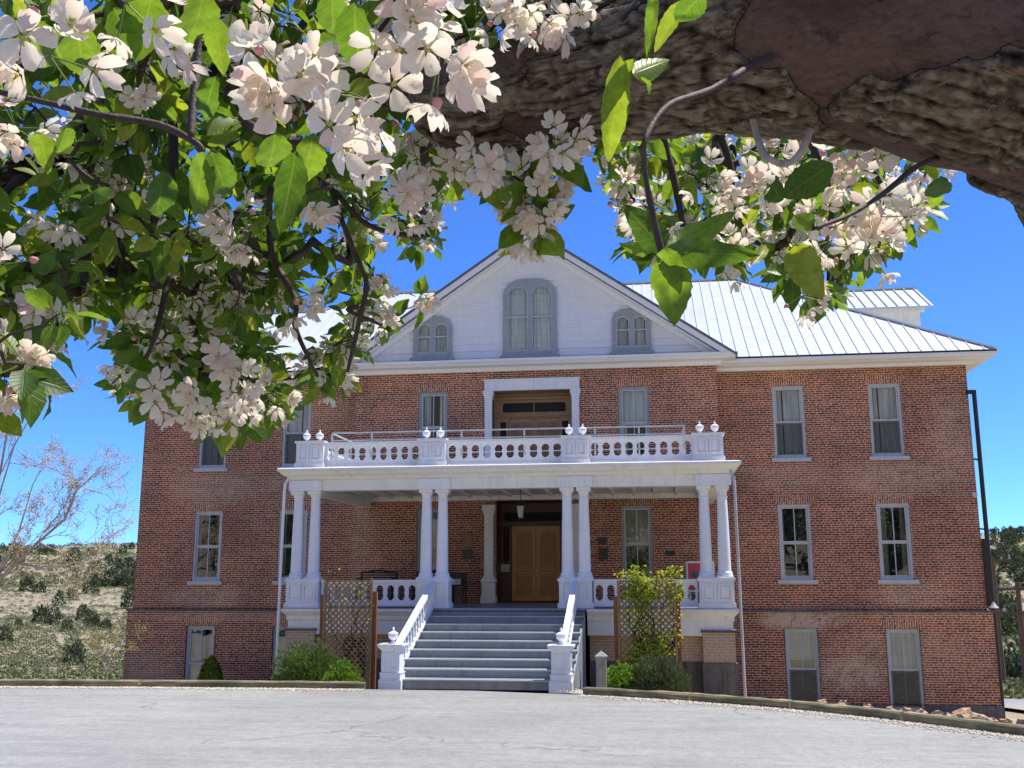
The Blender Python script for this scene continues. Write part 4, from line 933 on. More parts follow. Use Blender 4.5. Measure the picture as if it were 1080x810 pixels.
# timber edging: individual beams laid end to end
def beamthing(a, b, label, h=.145, wd=.17, lift=0, seed=0):
    T = MB(); a = Vector((a[0], a[1], ZR-.03)); b = Vector((b[0], b[1], ZR-.03)); n_ = 10; d = (b-a).normalized(); s = Vector((-d.y, d.x, 0)); vs_ = []; fs_ = []
    sec = [(-.5,0),(.5,0),(.5,.8),(.40,1),(-.38,1),(-.5,.85)]
    for i in range(n_+1):
        p = a.lerp(b, i/n_)
        for (u, v) in sec:
            j = .012*noise.noise(Vector((i*.9+seed, u*3, v*3))); vs_.append(p+s*(u*wd+j)+Vector((0,0,v*h+lift+j*1.2*(v > .5))))
    m6 = len(sec)
    for i in range(n_):
        for k in range(m6): k2 = (k+1)%m6; fs_.append((i*m6+k, i*m6+k2, (i+1)*m6+k2, (i+1)*m6+k))
    fs_.append(tuple(range(m6))); fs_.append(tuple(n_*m6+k for k in range(m6)))
    T.add(vs_, fs_); T.build('timber_beam', M['timber'], label=label, cat='timber beam', group='landscape timbers edging the driveway')
bl = [((-13,-10.45),(-9.3,-9.80),'timber edging beam running out of frame at far left'),((-9.27,-9.78),(-5.9,-9.55),'left timber edging beam, in front of the open hillside'),((-5.86,-9.53),(-1.86,-9.42),'long timber edging beam in front of the pine shrub, left of the stairs'),
      ((1.93,-9.86),(3.6,-10.52),'timber edging beam starting at the stone bollard'),((3.63,-10.55),(5.0,-11.35),'timber edging beam below the right porch corner'),((5.03,-11.38),(6.3,-12.45),'split timber edging beam in front of the inner right basement window'),((6.33,-12.49),(7.7,-14.0),'timber edging beam at the right edge with rocks behind it'),((7.73,-14.03),(9,-15.85),'timber edging beam running out of frame at right')]
for i, (a, b, l) in enumerate(bl): beamthing(a, b, l, seed=i*7)
# gravel strip in front of the timbers
gv = MB(); r_ = random.Random(5)
oct_ = [(1,0,0),(-1,0,0),(0,1,0),(0,-1,0),(0,0,1),(0,0,-1)]; of = [(0,2,4),(2,1,4),(1,3,4),(3,0,4),(2,0,5),(1,2,5),(3,1,5),(0,3,5)]
def pebble(x, y, z, s):
    q = [r_.uniform(.6,1.2)*s for _ in range(6)]; gv.add([(x+o[0]*q[i], y+o[1]*q[i], z+o[2]*q[i]*.6) for i, o in enumerate(oct_)], of)
for (a, b, l) in bl:
    Lb = math.hypot(b[0]-a[0], b[1]-a[1]); 
    for k in range(int(Lb*400)):
        t = r_.random(); off = -.09-abs(r_.gauss(0,.15)); dx, dy = (b[0]-a[0])/Lb, (b[1]-a[1])/Lb
        pebble(a[0]+dx*Lb*t-dy*off*1, a[1]+dy*Lb*t+dx*off, ZR+.006, r_.uniform(.010,.026))
for k in range(160): pebble(r_.gauss(1.85,.12), -9.5+r_.gauss(0,.15), ZR+.006, r_.uniform(.01,.03))
gv.build('gravel', M['gravel'], kind='stuff', label='strip of cream gravel along the timber edging', cat='gravel')
# rocks at the right corner, on the bed
rr_ = random.Random(11)
def rockpos(k):
    t = [.04,.12,.2,.27,.33,.37,.42,.46,.5,.54,.58,.62,.66,.7,.74,.78,.82,.86,.91,.96][k]; a, b = (5.2,-11.25), (8.5,-14.9)
    x = a[0]+(b[0]-a[0])*t; y = ipol(x, CURB); return x+.10, y+rr_.uniform(.16,.34)*(1.3 if x > 7 else 1)
spots = [(6.0,-11.7),(6.25,-11.9),(6.7,-12.3),(7.0,-12.6),(7.15,-12.4),(7.35,-12.9),(7.6,-13.05),(7.85,-13.3),(7.75,-12.7),(8.1,-13.0),(8.2,-13.55),(6.9,-12.0),(8.35,-13.9),(5.6,-11.3),(5.3,-11.0),(5.85,-11.35),(7.95,-12.7),(8.0,-13.8),(7.5,-12.6),(8.5,-13.5)]
desc = ['flat','rounded','angular','broad','small','blocky','low','tilted','knobbly','pointed']
for i in range(20):
    x, y = rockpos(i)
    vs_, fs_ = blob(rr_.uniform(.05,.115) if x > 6.9 else rr_.uniform(.04,.07), i, 2, .6, 1.7, (1.2,1,.75)); m_ = MB(); z = ZR+.10
    m_.add([v+Vector((x,y,z)) for v in vs_], fs_); m_.build('rock', M['rock'], label='orange-brown rock in the loose row of rocks behind the right timber edging', cat='rock', group='orange rocks behind the right timber edging')

# ------------------------------------------------------------------ hillside plants
def clump(r0, seed, n_, L_, W_, sq=1.0):
    r_ = random.Random(seed); m_ = MB()
    for k in range(n_):
        u = rv(r_); u.z = abs(u.z)*1.2-.1; bump = 1+.35*noise.noise(u*1.8+Vector((seed*5,0,0))); p = Vector((u.x, u.y, u.z*sq))*r0*bump*(r_.random()**.25)
        leafquad(m_, p+Vector((0,0,r0*.1)), (u+rv(r_)*.8), rv(r_), L_*r0, W_*r0)
    return m_
jm = []
for k in range(5):
    m_ = clump(1.0, k+20, 420, .34, .20, 1.05+.15*k); me = bpy.data.meshes.new('juniper_foliage'); me.from_pydata(m_.v, [], m_.f); me.materials.append(M['jun']); jm.append(me)
jr = random.Random(3)
def juniper(px, r, s, label, group, wide=1.0):
    d = ray(px, 612); h = math.hypot(d.x, d.y); x = CAM.x+d.x/h*r; y = CAM.y+d.y/h*r; z = H(x, y)
    o = bpy.data.objects.new('juniper', jr.choice(jm)); COL.objects.link(o); o.location = (x, y, z-.1*s); o.scale = (s*wide, s*wide, s*jr.uniform(1.25,1.6)); o.rotation_euler = (0, 0, jr.uniform(0, 6)); tag(o, label, 'juniper', group); return o
GL = 'junipers on the left hillside'; GR = 'junipers on the right hillside'
hand = [(47,150,1.5,'large round dark juniper mid-slope on the left hillside'),(61,146,1.15,'lower juniper touching the large round one on the left hillside'),(10,105,.95,'dark juniper low at the left frame edge'),(24,140,.6,'tiny lone pointed juniper on the left hillside'),
        (90,155,1.15,'grey-green juniper right of the large round pair'),(99,140,.95,'slim upper juniper of a close pair near the building'),(102,128,.95,'round lower juniper of a close pair near the building'),(115,125,.8,'small juniper just right of the close pair'),(75,122,.8,'small juniper below the large round pair'),(84,82,.95,'dark low juniper just above the timber edging'),(140,190,1.9,'juniper half hidden behind the building corner'),(96,230,2.0,'upper juniper under the dark tree band on the left hillside'),(29,240,1.9,'high juniper under the budding tree'),(43,235,1.5,'high juniper right of the one under the budding tree'),(78,215,1.2,'grey juniper high on the left slope'),(64,205,1.4,'faint juniper above the large round pair')]
for px, r, s, l in hand: juniper(px, r, s*.78, l, GL)
for k in range(44): juniper(jr.uniform(95,152), jr.uniform(262,330), jr.uniform(1.2,2.2), 'dark juniper within the dense band high on the left hillside', 'junipers of the dense band on the left hillside')
for k in range(40): juniper(jr.uniform(-60,140), jr.uniform(380,600), jr.uniform(1.2,2.2), 'distant juniper dotted near the left skyline', 'junipers dotted near the left skyline')
for k in range(64):
    r = jr.uniform(150,345); juniper(jr.uniform(1035,1115), r, jr.uniform(.8,1.7), 'round juniper on the dark green hillside right of the building', GR, 1.15)
for k in range(45): juniper(jr.uniform(1120, 1560), jr.uniform(120,345), jr.uniform(1.0,2.2), 'round juniper on the hillside out of frame to the right', GR, 1.15)
for k in range(22): juniper(jr.uniform(-520, -60), jr.uniform(110,400), jr.uniform(1.0,2.0), 'juniper on the left slope beyond the frame edge', 'junipers on the left slope beyond the frame')
for k in range(14): juniper(jr.uniform(1040,1110), jr.uniform(100,122), jr.uniform(.8,1.4), 'juniper along the foot of the hillside right of the building', 'junipers at the foot of the right hillside', 1.2)
for k in range(34):   # junipers on the added slope behind the viewer, seen mirrored in the windows
    a = math.radians(jr.uniform(140, 225)); r = jr.uniform(44, 130); x = CAM.x+r*math.sin(a); y = CAM.y+r*math.cos(a); s = jr.uniform(2.0, 3.6)
    o = bpy.data.objects.new('juniper', jr.choice(jm)); COL.objects.link(o); o.location = (x, y, H(x, y)-.2); o.scale = (s, s, s*1.5); tag(o, 'dark juniper on the added slope behind the viewer, mirrored in the windows', 'juniper', 'junipers behind the viewer')
# sagebrush and grass clumps: one mass
base = [clump(1.0, 60+k, 30, .5, .34, .75) for k in range(5)]; V = []; Fc = []; off = 0; sr = np.random.RandomState(4)
def scatter(n_, pxr, rr0, rr1, s0, s1):
    global off
    for k in range(n_):
        px = sr.uniform(*pxr); r = rr0*(rr1/rr0)**(sr.rand()**.8); d = ray(px, 612); h = math.hypot(d.x, d.y); x = CAM.x+d.x/h*r; y = CAM.y+d.y/h*r; z = H(x, y)
        b_ = base[k % 5]; a = sr.uniform(0, 6.28); s = sr.uniform(s0, s1)*(1+r/500); A = np.array(b_.v)*s; c, q = math.cos(a), math.sin(a)
        P = np.stack([A[:,0]*c-A[:,1]*q+x, A[:,0]*q+A[:,1]*c+y, A[:,2]*.8+z], 1); V.append(P); Fc.append(np.array(b_.f)+off); off += len(P)
scatter(5200, (-90, 175), 46, 320, .14, .38); scatter(1600, (-90, 175), 280, 640, .5, .9); scatter(900, (-60, 165), 38, 110, .08, .28); scatter(1900, (1030, 1120), 46, 340, .2, .6); scatter(3500, (-520, -90), 46, 560, .2, .7); scatter(3500, (1120, 1560), 46, 380, .25, .7); scatter(700, (150, 1030), 60, 380, .3, .7)
V = np.concatenate(V); Fc = np.concatenate(Fc); me = bpy.data.meshes.new('sagebrush'); me.from_pydata(V.tolist(), [], Fc.tolist()); me.materials.append(M['sage'])
o = bpy.data.objects.new('sagebrush', me); COL.objects.link(o); tag(o, 'grey-green sagebrush and dry grass dotting the hillsides', 'sagebrush', None, 'stuff')

# utility poles at right
def pole(px, r, ztop, label, arms):
    d = ray(px, 612); h = math.hypot(d.x, d.y); x = CAM.x+d.x/h*r; y = CAM.y+d.y/h*r; z0 = H(x, y); T = thing('utility_pole', (x, y, z0), label, 'utility pole')
    m_ = MB(); m_.tube([(x,y,z0-.3),(x,y,ztop)], [.19,.12], 10); sub(m_, 'pole', M['polewood'], T, True)
    for (dz, wd) in arms:
        m_ = MB(); m_.beam((x-wd,y-.15,ztop-dz),(x+wd,y-.15,ztop-dz),.12,.14); sub(m_, 'crossarm', M['polewood'], T)
        for q in (-.9,-.45,.45,.9): m_ = MB(); m_.lathe(x+q*wd,y-.15,[(.06,ztop-dz+.07),(.08,ztop-dz+.16),(.05,ztop-dz+.24)],8); sub(m_, 'insulator', M['galv'], T)
    return Vector((x, y, ztop))
pa = pole(1072.5, 62, CAM.z+ray(1072,614).z*62, 'brown wooden utility pole with two crossarms right of the building', [(.35,1.0),(1.6,1.9)])
pb = pole(1049, 88, CAM.z+ray(1049,590).z*88, 'distant utility pole peeking out beside the building corner pipe', [(.25,1.3)])

# ------------------------------------------------------------------ thin leafing trees at left
def bare_tree(name, label, base_, targets, mat, leafm, seed, r0, gen, spread, leafn, lsz, tw=.006):
    r_ = random.Random(seed); T = thing(name, base_, label, 'tree'); w_ = MB(); lf = MB()
    def grow(p, d, L_, rad, g):
        n_ = 5; pts = [p]
        for i in range(n_):
            d = (d+rv(r_)*.24+Vector((0,0,.05))).normalized(); pts.append(pts[-1]+d*L_/n_)
        w_.tube(pts, [rad*(1-.35*i/n_) for i in range(n_+1)], 5 if rad > .02 else 3, False)
        if g <= 2:
            for q in pts[1:]:
                for j in range(leafn):
                    if r_.random() < .7: leafquad(lf, q+rv(r_)*lsz*1.3, rv(r_), rv(r_), lsz*r_.uniform(.5,1.2), lsz*.5)
        if g > 0:
            for k in range(r_.choice((2,3,3))):
                q = pts[r_.randint(2, n_)]; grow(q, (d+rv(r_)*spread).normalized(), L_*r_.uniform(.6,.85), max(tw, rad*.6), g-1)
    for (pts, ra) in targets:
        P = [Vector(p) for p in pts]; w_.tube(P, [ra*(1-.6*i/(len(P)-1)) for i in range(len(P))], 8)
        for i in range(1, len(P)):
            for k in range(2): grow(P[i], ((P[i]-P[i-1]).normalized()+rv(r_)*.6).normalized(), r0*r_.uniform(.7,1.1), ra*.35, gen)
    sub(w_, 'branch', mat, T); sub(lf, 'foliage', leafm, T, raw=True)
def q(px, py, d): p = pd(px, py, d); return tuple(p)
D1 = 24
bz = H(*q(-35, 700, D1)[:2])
b0 = (q(-35,700,D1)[0], q(-35,700,D1)[1], bz)
bare_tree('budding_tree', 'thin pale tree with pinkish buds at the left frame edge before the hillside', b0,
          [([b0, q(-25,640,D1), q(-5,615,D1)], .11), ([q(-5,615,D1), q(18,594,D1), q(40,572,D1), q(68,548,D1), q(80,518,D1-.3), q(90,515,D1)], .045), ([q(-5,615,D1), q(-12,560,D1), q(0,500,D1+.5), q(10,440,D1)], .05), ([q(18,594,D1), q(50,600,D1-.5), q(85,592,D1-.6)], .03), ([q(-5,615,D1), q(20,560,D1+.6), q(35,510,D1+.8)], .03), ([q(-12,560,D1), q(15,470,D1+.3), q(38,430,D1+.2)], .025), ([q(40,572,D1), q(70,585,D1+.5), q(84,576,D1+.6)], .02)],
          M['greybark'], M['budl'], 12, .72, 3, .8, 3, .05)
D2 = 21; sb = q(112,716,D2)
bare_tree('young_shrub', 'thin young shrub with sparse yellow leaves beside the left building corner', (sb[0], sb[1], H(sb[0], sb[1])),
          [([(sb[0], sb[1], H(sb[0], sb[1])), q(114,700,D2), q(120,685,D2)], .02), ([q(114,705,D2), q(128,690,D2), q(142,682,D2)], .012), ([q(112,705,D2), q(104,690,D2), q(97,682,D2)], .012)], M['greybark'], M['yel'], 5, .3, 2, .6, 1, .035, .003)

# ------------------------------------------------------------------ THE APPLE TREE overhead
ar = random.Random(21)
base_pt = Vector((CAM.x+1.15, CAM.y+1.15, ZR-.05))
AT = thing('apple_tree', tuple(base_pt), 'blossoming apple tree with a thick flaking limb and pale pink-white flowers hanging over the view', 'tree')
bed = MB(); bed.lathe(base_pt.x+.5, base_pt.y, [(1.5,ZR+.004),(1.45,ZR+.05),(.6,ZR+.10),(0,ZR+.12)], 32, False); bed.build('soil', M['ground'], kind='structure')
def catmull(P, n_):
    out = []
    for i in range(len(P)-1):
        p0, p1, p2, p3 = P[max(i-1,0)], P[i], P[i+1], P[min(i+2,len(P)-1)]
        for j in range(n_):
            t = j/n_; out.append(tuple(.5*((2*b)+(c-a)*t+(2*a-5*b+4*c-d)*t*t+(-a+3*b-3*c+d)*t**3) for a, b, c, d in zip(p0, p1, p2, p3)))
    out.append(tuple(P[-1])); return out
def W4(v, r): return ('w', v.x, v.y, v.z, r)
def limbk(keys): 
    out = []
    for k in keys:
        if k[0] == 'w': out.append(tuple(k[1:]))
        else: a, b, d, r = k; out.append(tuple(pd(a,b,d))+(r*d/FOC,))
    return out
BARKATTR = []
def sst(x, a, b): x = min(1, max(0, (x-a)/(b-a))); return x*x*(3-2*x)
def limb2(mb, keys, n_=10, m_=48, amp=.10):
    P = limbk(keys); C_ = catmull(P, n_)
    pts = [Vector(c[:3]) for c in C_]; rs = [max(.0015, c[3]) for c in C_]; vs = []; fs = []; prev = None; at = []; L_ = 0
    for i, p in enumerate(pts):
        if i: L_ += (p-pts[i-1]).length
        d = (pts[min(i+1,len(pts)-1)]-pts[max(i-1,0)]).normalized(); u = d.orthogonal().normalized() if prev is None else (prev-d*prev.dot(d)).normalized(); prev = u; q_ = d.cross(u)
        for k in range(m_):
            a = 2*PI*k/m_; nn = u*math.cos(a)+q_*math.sin(a); s = p+nn*rs[i]
            if m_ < 60:
                vs.append(s+nn*rs[i]*(amp*1.2*noise.noise(s*5.5)+amp*1.5*noise.noise(s*40))); at.append((.9, .45+.5*noise.noise(s*60), .2)); continue
            wv = noise.noise(s*7)*.035; ca, sa = math.cos(a)*rs[i], math.sin(a)*rs[i]; l = L_+wv
            fq = Vector((l*5+.5*noise.noise(s*12), ca*30, sa*30)); rg1 = abs(noise.noise(fq)); rg2 = abs(noise.noise(Vector((l*13+.6*noise.noise(s*25), ca*66, sa*66+9)))); fine = noise.noise(s*95)
            rg3 = abs(noise.noise(Vector((l*30+5, ca*120, sa*120)))); hg = sst(rg1, .0, .10)*.34+sst(rg2, .0, .13)*.28+sst(rg3, 0, .16)*.16+.30*(fine+.5)*.75
            ro = sst(noise.noise(Vector((l*2.6, ca*7, sa*7+3)))*1.25-nn.z*.30-.10+.16*noise.noise(s*22), -.05, .05)
            cell = .5+.5*noise.cell(Vector((l*15+.4*noise.noise(s*30), ca*22, sa*22))) if False else .5+.62*noise.noise(Vector((l*11, ca*20+31, sa*20)))
            big = noise.noise(s*5.0)*.9; edge = 1-min(1, abs(ro-.5)*2.4)
            dsp = rs[i]*amp*1.3*big+ro*(hg-.35)*.011+.004*ro+ro*max(0, noise.noise(Vector((l*9, ca*22, sa*22+4))))*.012+(1-ro)*fine*.0006-edge*.006
            if hg < .30 and ro > .5: dsp -= .004
            vs.append(s+nn*dsp); at.append((ro, hg if ro > .3 else .5-.4*edge, cell))
    for i in range(len(pts)-1):
        for k in range(m_): k2 = (k+1)%m_; fs.append((i*m_+k, i*m_+k2, (i+1)*m_+k2, (i+1)*m_+k))
    fs.append(tuple(range(m_))[::-1]); fs.append(tuple((len(pts)-1)*m_+k for k in range(m_))); mb.add(vs, fs); mb.at = at; return pts
def withattr(o, mb):
    a = o.data.attributes.new('barkmap', 'FLOAT_VECTOR', 'POINT'); a.data.foreach_set('vector', np.array(mb.at, dtype=np.float32).ravel()); return o
tb = MB()
top = pd(1250,235,1.38); mid_ = top*.5+base_pt*.5+Vector((.12,-.02,0))
lp_ = limb2(tb, [W4(base_pt+Vector((0,0,-.1)), .26), W4(base_pt+Vector((.02,0,.45)), .20), W4(mid_, .185), (1290,330,1.4,128), (1200,150,1.38,126), (1085,78,1.36,112), (1000,54,1.35,114), (940,42,1.36,110), (860,34,1.38,104), (760,50,1.40,86), (693,68,1.42,69), (627,82,1.45,57), (560,95,1.48,56), (493,103,1.5,52), (460,88,1.55,36), (420,78,1.62,27), (350,88,1.75,27), (265,92,1.9,27), (180,92,2.0,26), (110,128,2.05,26), (92,158,2.05,24)], 34, 230)
tag(withattr(sub(tb, 'trunk', M['bark'], AT, smooth=True), tb), 'thick crooked limb with flaking mauve-grey bark')
def branch(keys, name='branch', mat='bark', n_=6, m_=14, amp=.08):
    if mat == 'twig': keys = [(a+ar.uniform(-2.5,2.5), b_+ar.uniform(-2.5,2.5), d, r*(.62 if d > 1.3 or k < 7 else .85)) if len(keys) > 2 else (a, b_, d, r*.7) for k, (a, b_, d, r) in enumerate(keys)]
    b = MB(); pts = limb2(b, keys, n_, m_, amp); withattr(sub(b, name, M[mat], AT, smooth=True), b); return pts
SK = []
SK += branch([(92,158,2.05,22),(100,185,2.0,19),(112,215,2.0,17),(120,240,1.95,10),(118,290,1.9,6)])
SK += branch([(95,150,2.05,18),(60,168,2.0,16),(20,182,1.95,14),(-60,200,1.9,12)])
SK += branch([(30,178,1.95,9),(0,210,1.9,6),(-30,260,1.85,4)],'branch','twig')
# big limbs going up from the main one, mostly out of frame: carry the crown that shades it
SK += branch([(560,80,1.5,34),(590,-60,1.6,30),(560,-220,1.9,24),(480,-420,2.3,14)])
SK += branch([(860,20,1.38,60),(840,-140,1.5,48),(900,-340,1.8,36),(1000,-600,2.2,20)])
SK += branch([(240,92,1.92,22),(200,0,2.0,18),(130,-120,2.2,14),(60,-300,2.5,9)])
for ks in ([(-20,93,1.08,5),(60,112,1.1,5.5),(110,122,1.12,6),(165,133,1.15,6.5),(202,150,1.15,6.5),(216,162,1.15,5)],[(210,-30,1.2,8),(206,60,1.2,8),(203,148,1.15,7)],[(180,100,2.0,9),(181,170,1.95,8),(182,240,1.9,7.5),(177,300,1.85,6),(165,350,1.8,5),(155,378,1.8,3)],
   [(88,195,2.0,7),(90,260,1.9,6),(83,305,1.85,4)],[(150,225,1.95,6),(190,243,1.9,6),(247,280,1.9,5),(285,290,1.85,3)],[(283,200,1.8,6),(284,263,1.8,5.5),(312,317,1.75,5),(312,347,1.75,4.5),(333,398,1.75,3)],
   [(330,100,1.7,6),(350,200,1.7,5.5),(372,262,1.7,5),(386,296,1.7,4.5),(380,340,1.7,4),(366,392,1.7,2.5)],[(345,190,1.7,5),(384,232,1.7,4.5),(430,248,1.7,4),(455,250,1.7,3)],[(380,322,1.7,4),(366,328,1.7,3.5),(402,342,1.7,2.5)],
   [(470,120,1.55,5),(450,160,1.6,4.5),(440,200,1.6,3)],[(545,150,1.5,5),(560,185,1.5,4.5),(566,225,1.5,3)],[(700,140,1.8,7),(712,200,1.8,6),(722,262,1.8,4)],[(760,140,1.9,6),(772,195,1.9,6),(748,250,1.9,4)],[(850,140,1.8,7),(876,215,1.8,5),(862,295,1.8,3)],[(905,160,1.7,6),(935,205,1.7,5),(925,260,1.7,3)],
   [(793,120,1.36,4.5),(803,158,1.31,4.2),(816,170,1.29,3.8),(832,172,1.3,3.8),(846,158,1.31,3.6),(857,130,1.36,4)],[(990,165,1.36,6),(966,176,1.25,5),(930,205,1.15,4.5),(895,228,1.1,4),(858,243,1.05,3)],
   [(835,48,1.36,7),(800,66,1.24,6.5),(750,92,1.14,6),(705,112,1.05,5.5),(682,142,1.0,5.5),(678,180,1.0,5),(690,225,1.0,6),(700,266,1.0,5)],[(500,60,1.5,6),(530,10,1.5,5),(560,-40,1.5,4)],[(600,30,1.45,6),(650,0,1.4,5),(700,-40,1.4,4)]): SK += branch(ks, 'branch', 'twig' if ks[0][:2] != (793,120) else 'greybark', 7, 8, .16)

# --- leaf and flower shapes
def leafmesh(nu, tw):   # unit leaf along +x, face +z; returns verts, faces
    vs = []; fs = []; us = [i/nu for i in range(nu+1)]
    for i, u in enumerate(us):
        w_ = (math.sin(PI*u**.85)**.75)*.5 if 0 < u < 1 else 0.01; w_ *= (1-.12*u)
        z0 = -.22*u*u*tw
        for v in (-1, -.5, 0, .5, 1): vs.append((u, v*w_*.62*(1+(.07 if i%2 else -.03)*(abs(v) == 1)), z0+.13*abs(v)*w_*2*(.6)+.02*math.sin(u*17+v*4)*tw*abs(v)))
    for i in range(nu):
        for k in range(4): a = i*5+k; fs.append((a, a+5, a+6, a+1))
    return np.array(vs), fs
LH = [leafmesh(14, t) for t in (.4, 1.0, 1.9)]; LL = [leafmesh(5, t) for t in (.3, 1.0, 2.0)]
def frame(x, z):
    x = x.normalized(); z = (z-x*z.dot(x)); z = z.normalized() if z.length > 1e-4 else x.orthogonal().normalized(); y = z.cross(x); return np.array([x[:], y[:], z[:]])
class Bulk:
    def __init__(s): s.V = []; s.F = []; s.M = []; s.o = 0; s.U = []
    def put(s, V_, F_, m=0, U_=None):
        s.V.append(V_); s.U.append(U_ if U_ is not None else np.zeros((len(V_), 2))); s.F += [tuple(i+s.o for i in f) for f in F_]; s.M += [m]*len(F_); s.o += len(V_)
    def mesh(s, name, mats, smooth=True):
        me = bpy.data.meshes.new(name); me.from_pydata(np.concatenate(s.V).tolist(), [], s.F)
        for m in mats: me.materials.append(m)
        me.polygons.foreach_set('material_index', s.M); me.polygons.foreach_set('use_smooth', [smooth]*len(me.polygons)); me.update()
        a = me.attributes.new('luv', 'FLOAT_VECTOR', 'POINT'); U = np.concatenate(s.U); a.data.foreach_set('vector', np.c_[U, np.zeros(len(U))].astype(np.float32).ravel()); return me
def addleaf(b, p, d, up, L_, wr=1.0, hi=False, m=0):
    V_, F_ = ar.choice(LH if hi else LL); A = frame(d, up); s = np.array([L_, L_*wr, L_]); b.put((V_*s) @ A + np.array(p[:]), F_, m, np.c_[V_[:,0], np.tile((-1,-.5,0,.5,1), len(V_)//5)])
def petal(n_, cup, wd, rs_):
    vs = []; fs = []; us = np.linspace(0, 1, n_+1); m_ = n_ if n_ > 2 else 2
    for u in us:
        for k in range(m_+1):
            v = -1+2*k/m_; w_ = wd*.62*(u**.62)*((1-min(1, u)**3*.72)**.7); e = u-(.10 if u > .9 else 0)*(1-abs(v))+( -.14*(abs(v)**2) if u > .9 else 0)
            x = .06+.46*e; z = cup*(u**1.4)*.34+.10*v*v*u+.035*math.sin(7*u+3.2*v+rs_)*u+.03*math.sin(5*v+rs_*2)*u*u; vs.append((x, v*w_*.62, z))
    for i in range(n_):
        for k in range(m_): a = i*(m_+1)+k; fs.append((a, a+m_+1, a+m_+2, a+1))
    return np.array(vs), fs
def flower(b, p, nrm, D, n_=4, open_=1.0):
    A = frame(Vector(nrm).orthogonal(), Vector(nrm)); a0 = ar.uniform(0, 6.28)
    for k in range(5):
        a = a0+k*2*PI/5+ar.uniform(-.12,.12); c, s = math.cos(a), math.sin(a); V_, F_ = petal(n_, ar.uniform(.5,1.3)/open_, ar.uniform(.62,.80), ar.random()*6)
        Rz = np.array([[c, s, 0], [-s, c, 0], [0, 0, 1]]); b.put(((V_*D) @ Rz) @ A+np.array(p[:]), F_, 0)
    q_ = np.array([(math.cos(t)*.055, math.sin(t)*.055, .09) for t in np.linspace(0, 5.2, 6)]+[(0,0,.02),(0,0,.13)])
    b.put(((q_*D) @ A)+np.array(p[:]), [(k,(k+1)%6,7) for k in range(6)]+[((k+1)%6,k,6) for k in range(6)], 1)
    if n_ > 2:
        for k in range(9):
            t = ar.uniform(0, 6.28); r = ar.uniform(.05,.12); e = np.array([(r*.3*math.cos(t), r*.3*math.sin(t), .02), (r*math.cos(t)+.006, r*math.sin(t), .15), (r*math.cos(t)-.006, r*math.sin(t)+.01, .16)]); b.put(((e*D) @ A)+np.array(p[:]), [(0,1,2)], 1)
def stalk(b, a, c, r, m=2):
    d = (c-a); u = d.orthogonal().normalized()*r; v = d.cross(u).normalized()*r; P = [a+u, a+v-u*.5, a-v-u*.5, c+u, c+v-u*.5, c-v-u*.5]; b.put(np.array([p[:] for p in P]), [(0,1,4,3),(1,2,5,4),(2,0,3,5)], m)
def bud(b, p, d, s, m=3):
    A = frame(d, Vector((.3,.5,.7))); ring = [(0,.42),(.35,.5),(.75,.32)]; vs = [(-.1,0,0)]+[(x, r*math.cos(t), r*math.sin(t)) for x, r in ring for t in np.linspace(0, 2*PI, 7)[:-1]]+[(1.05,0,0)]
    fs = [(0,1+(k+1)%6,1+k) for k in range(6)]+[(1+i*6+k,1+i*6+(k+1)%6,7+i*6+(k+1)%6,7+i*6+k) for i in range(2) for k in range(6)]+[(13+k,13+(k+1)%6,19) for k in range(6)]
    b.put((np.array(vs)*s) @ A+np.array(p[:]), fs, m)
def cluster(b, c, face, nfl, D, n_, nb=2, spread=1.0):
    for k in range(nfl):
        d = (face*.75+rv(ar)*.95).normalized(); p = c+d*D*ar.uniform(.75,1.15)*spread; flower(b, p, (d+face*.35+rv(ar)*.25).normalized(), D*ar.uniform(.9,1.12), n_, ar.uniform(.8,1.6)); 
        if n_ > 2: stalk(b, c, p, D*.022)
    for k in range(nb): d = (face*.4+rv(ar)).normalized(); p = c+d*D*.9; bud(b, p, d, D*.26); stalk(b, c, p, D*.02)
FM = [M['petal'], M['stamen'], M['stalk'], M['bud']]
proto = []
for k in range(9): b = Bulk(); cluster(b, Vector((0,0,0)), Vector((0,0,1)), ar.choice((4,5,6,6)), .042, 4, ar.choice((0,1,2))); proto.append(b.mesh('blossom_cluster', FM))
single = []
for k in range(3): b = Bulk(); flower(b, Vector((0,0,.02)), Vector((0,0,1)), .046, 5, 1.6); stalk(b, Vector((0,0,-.02)), Vector((0,0,.02)), .0012); single.append(b.mesh('blossom_cluster', FM))
npart = 0
def bloom_part(p, face, s=1.0, mesh=None):
    global npart
    npart += 1; o = bpy.data.objects.new('blossom_cluster', mesh or ar.choice(proto)); COL.objects.link(o); o.parent = AT; o.matrix_parent_inverse = Matrix.Translation(AT.location).inverted()
    A = frame(face.orthogonal(), face); Mx = Matrix([[A[0][i], A[1][i], A[2][i]] for i in range(3)]).to_4x4(); o.matrix_basis = Matrix.Translation(p) @ Mx @ Matrix.Rotation(ar.uniform(0,6.28), 4, 'Z') @ Matrix.Scale(s, 4)
leaves = Bulk(); bulkfl = Bulk(); twg = MB()
def tocam(p): return (CAM-p).normalized()
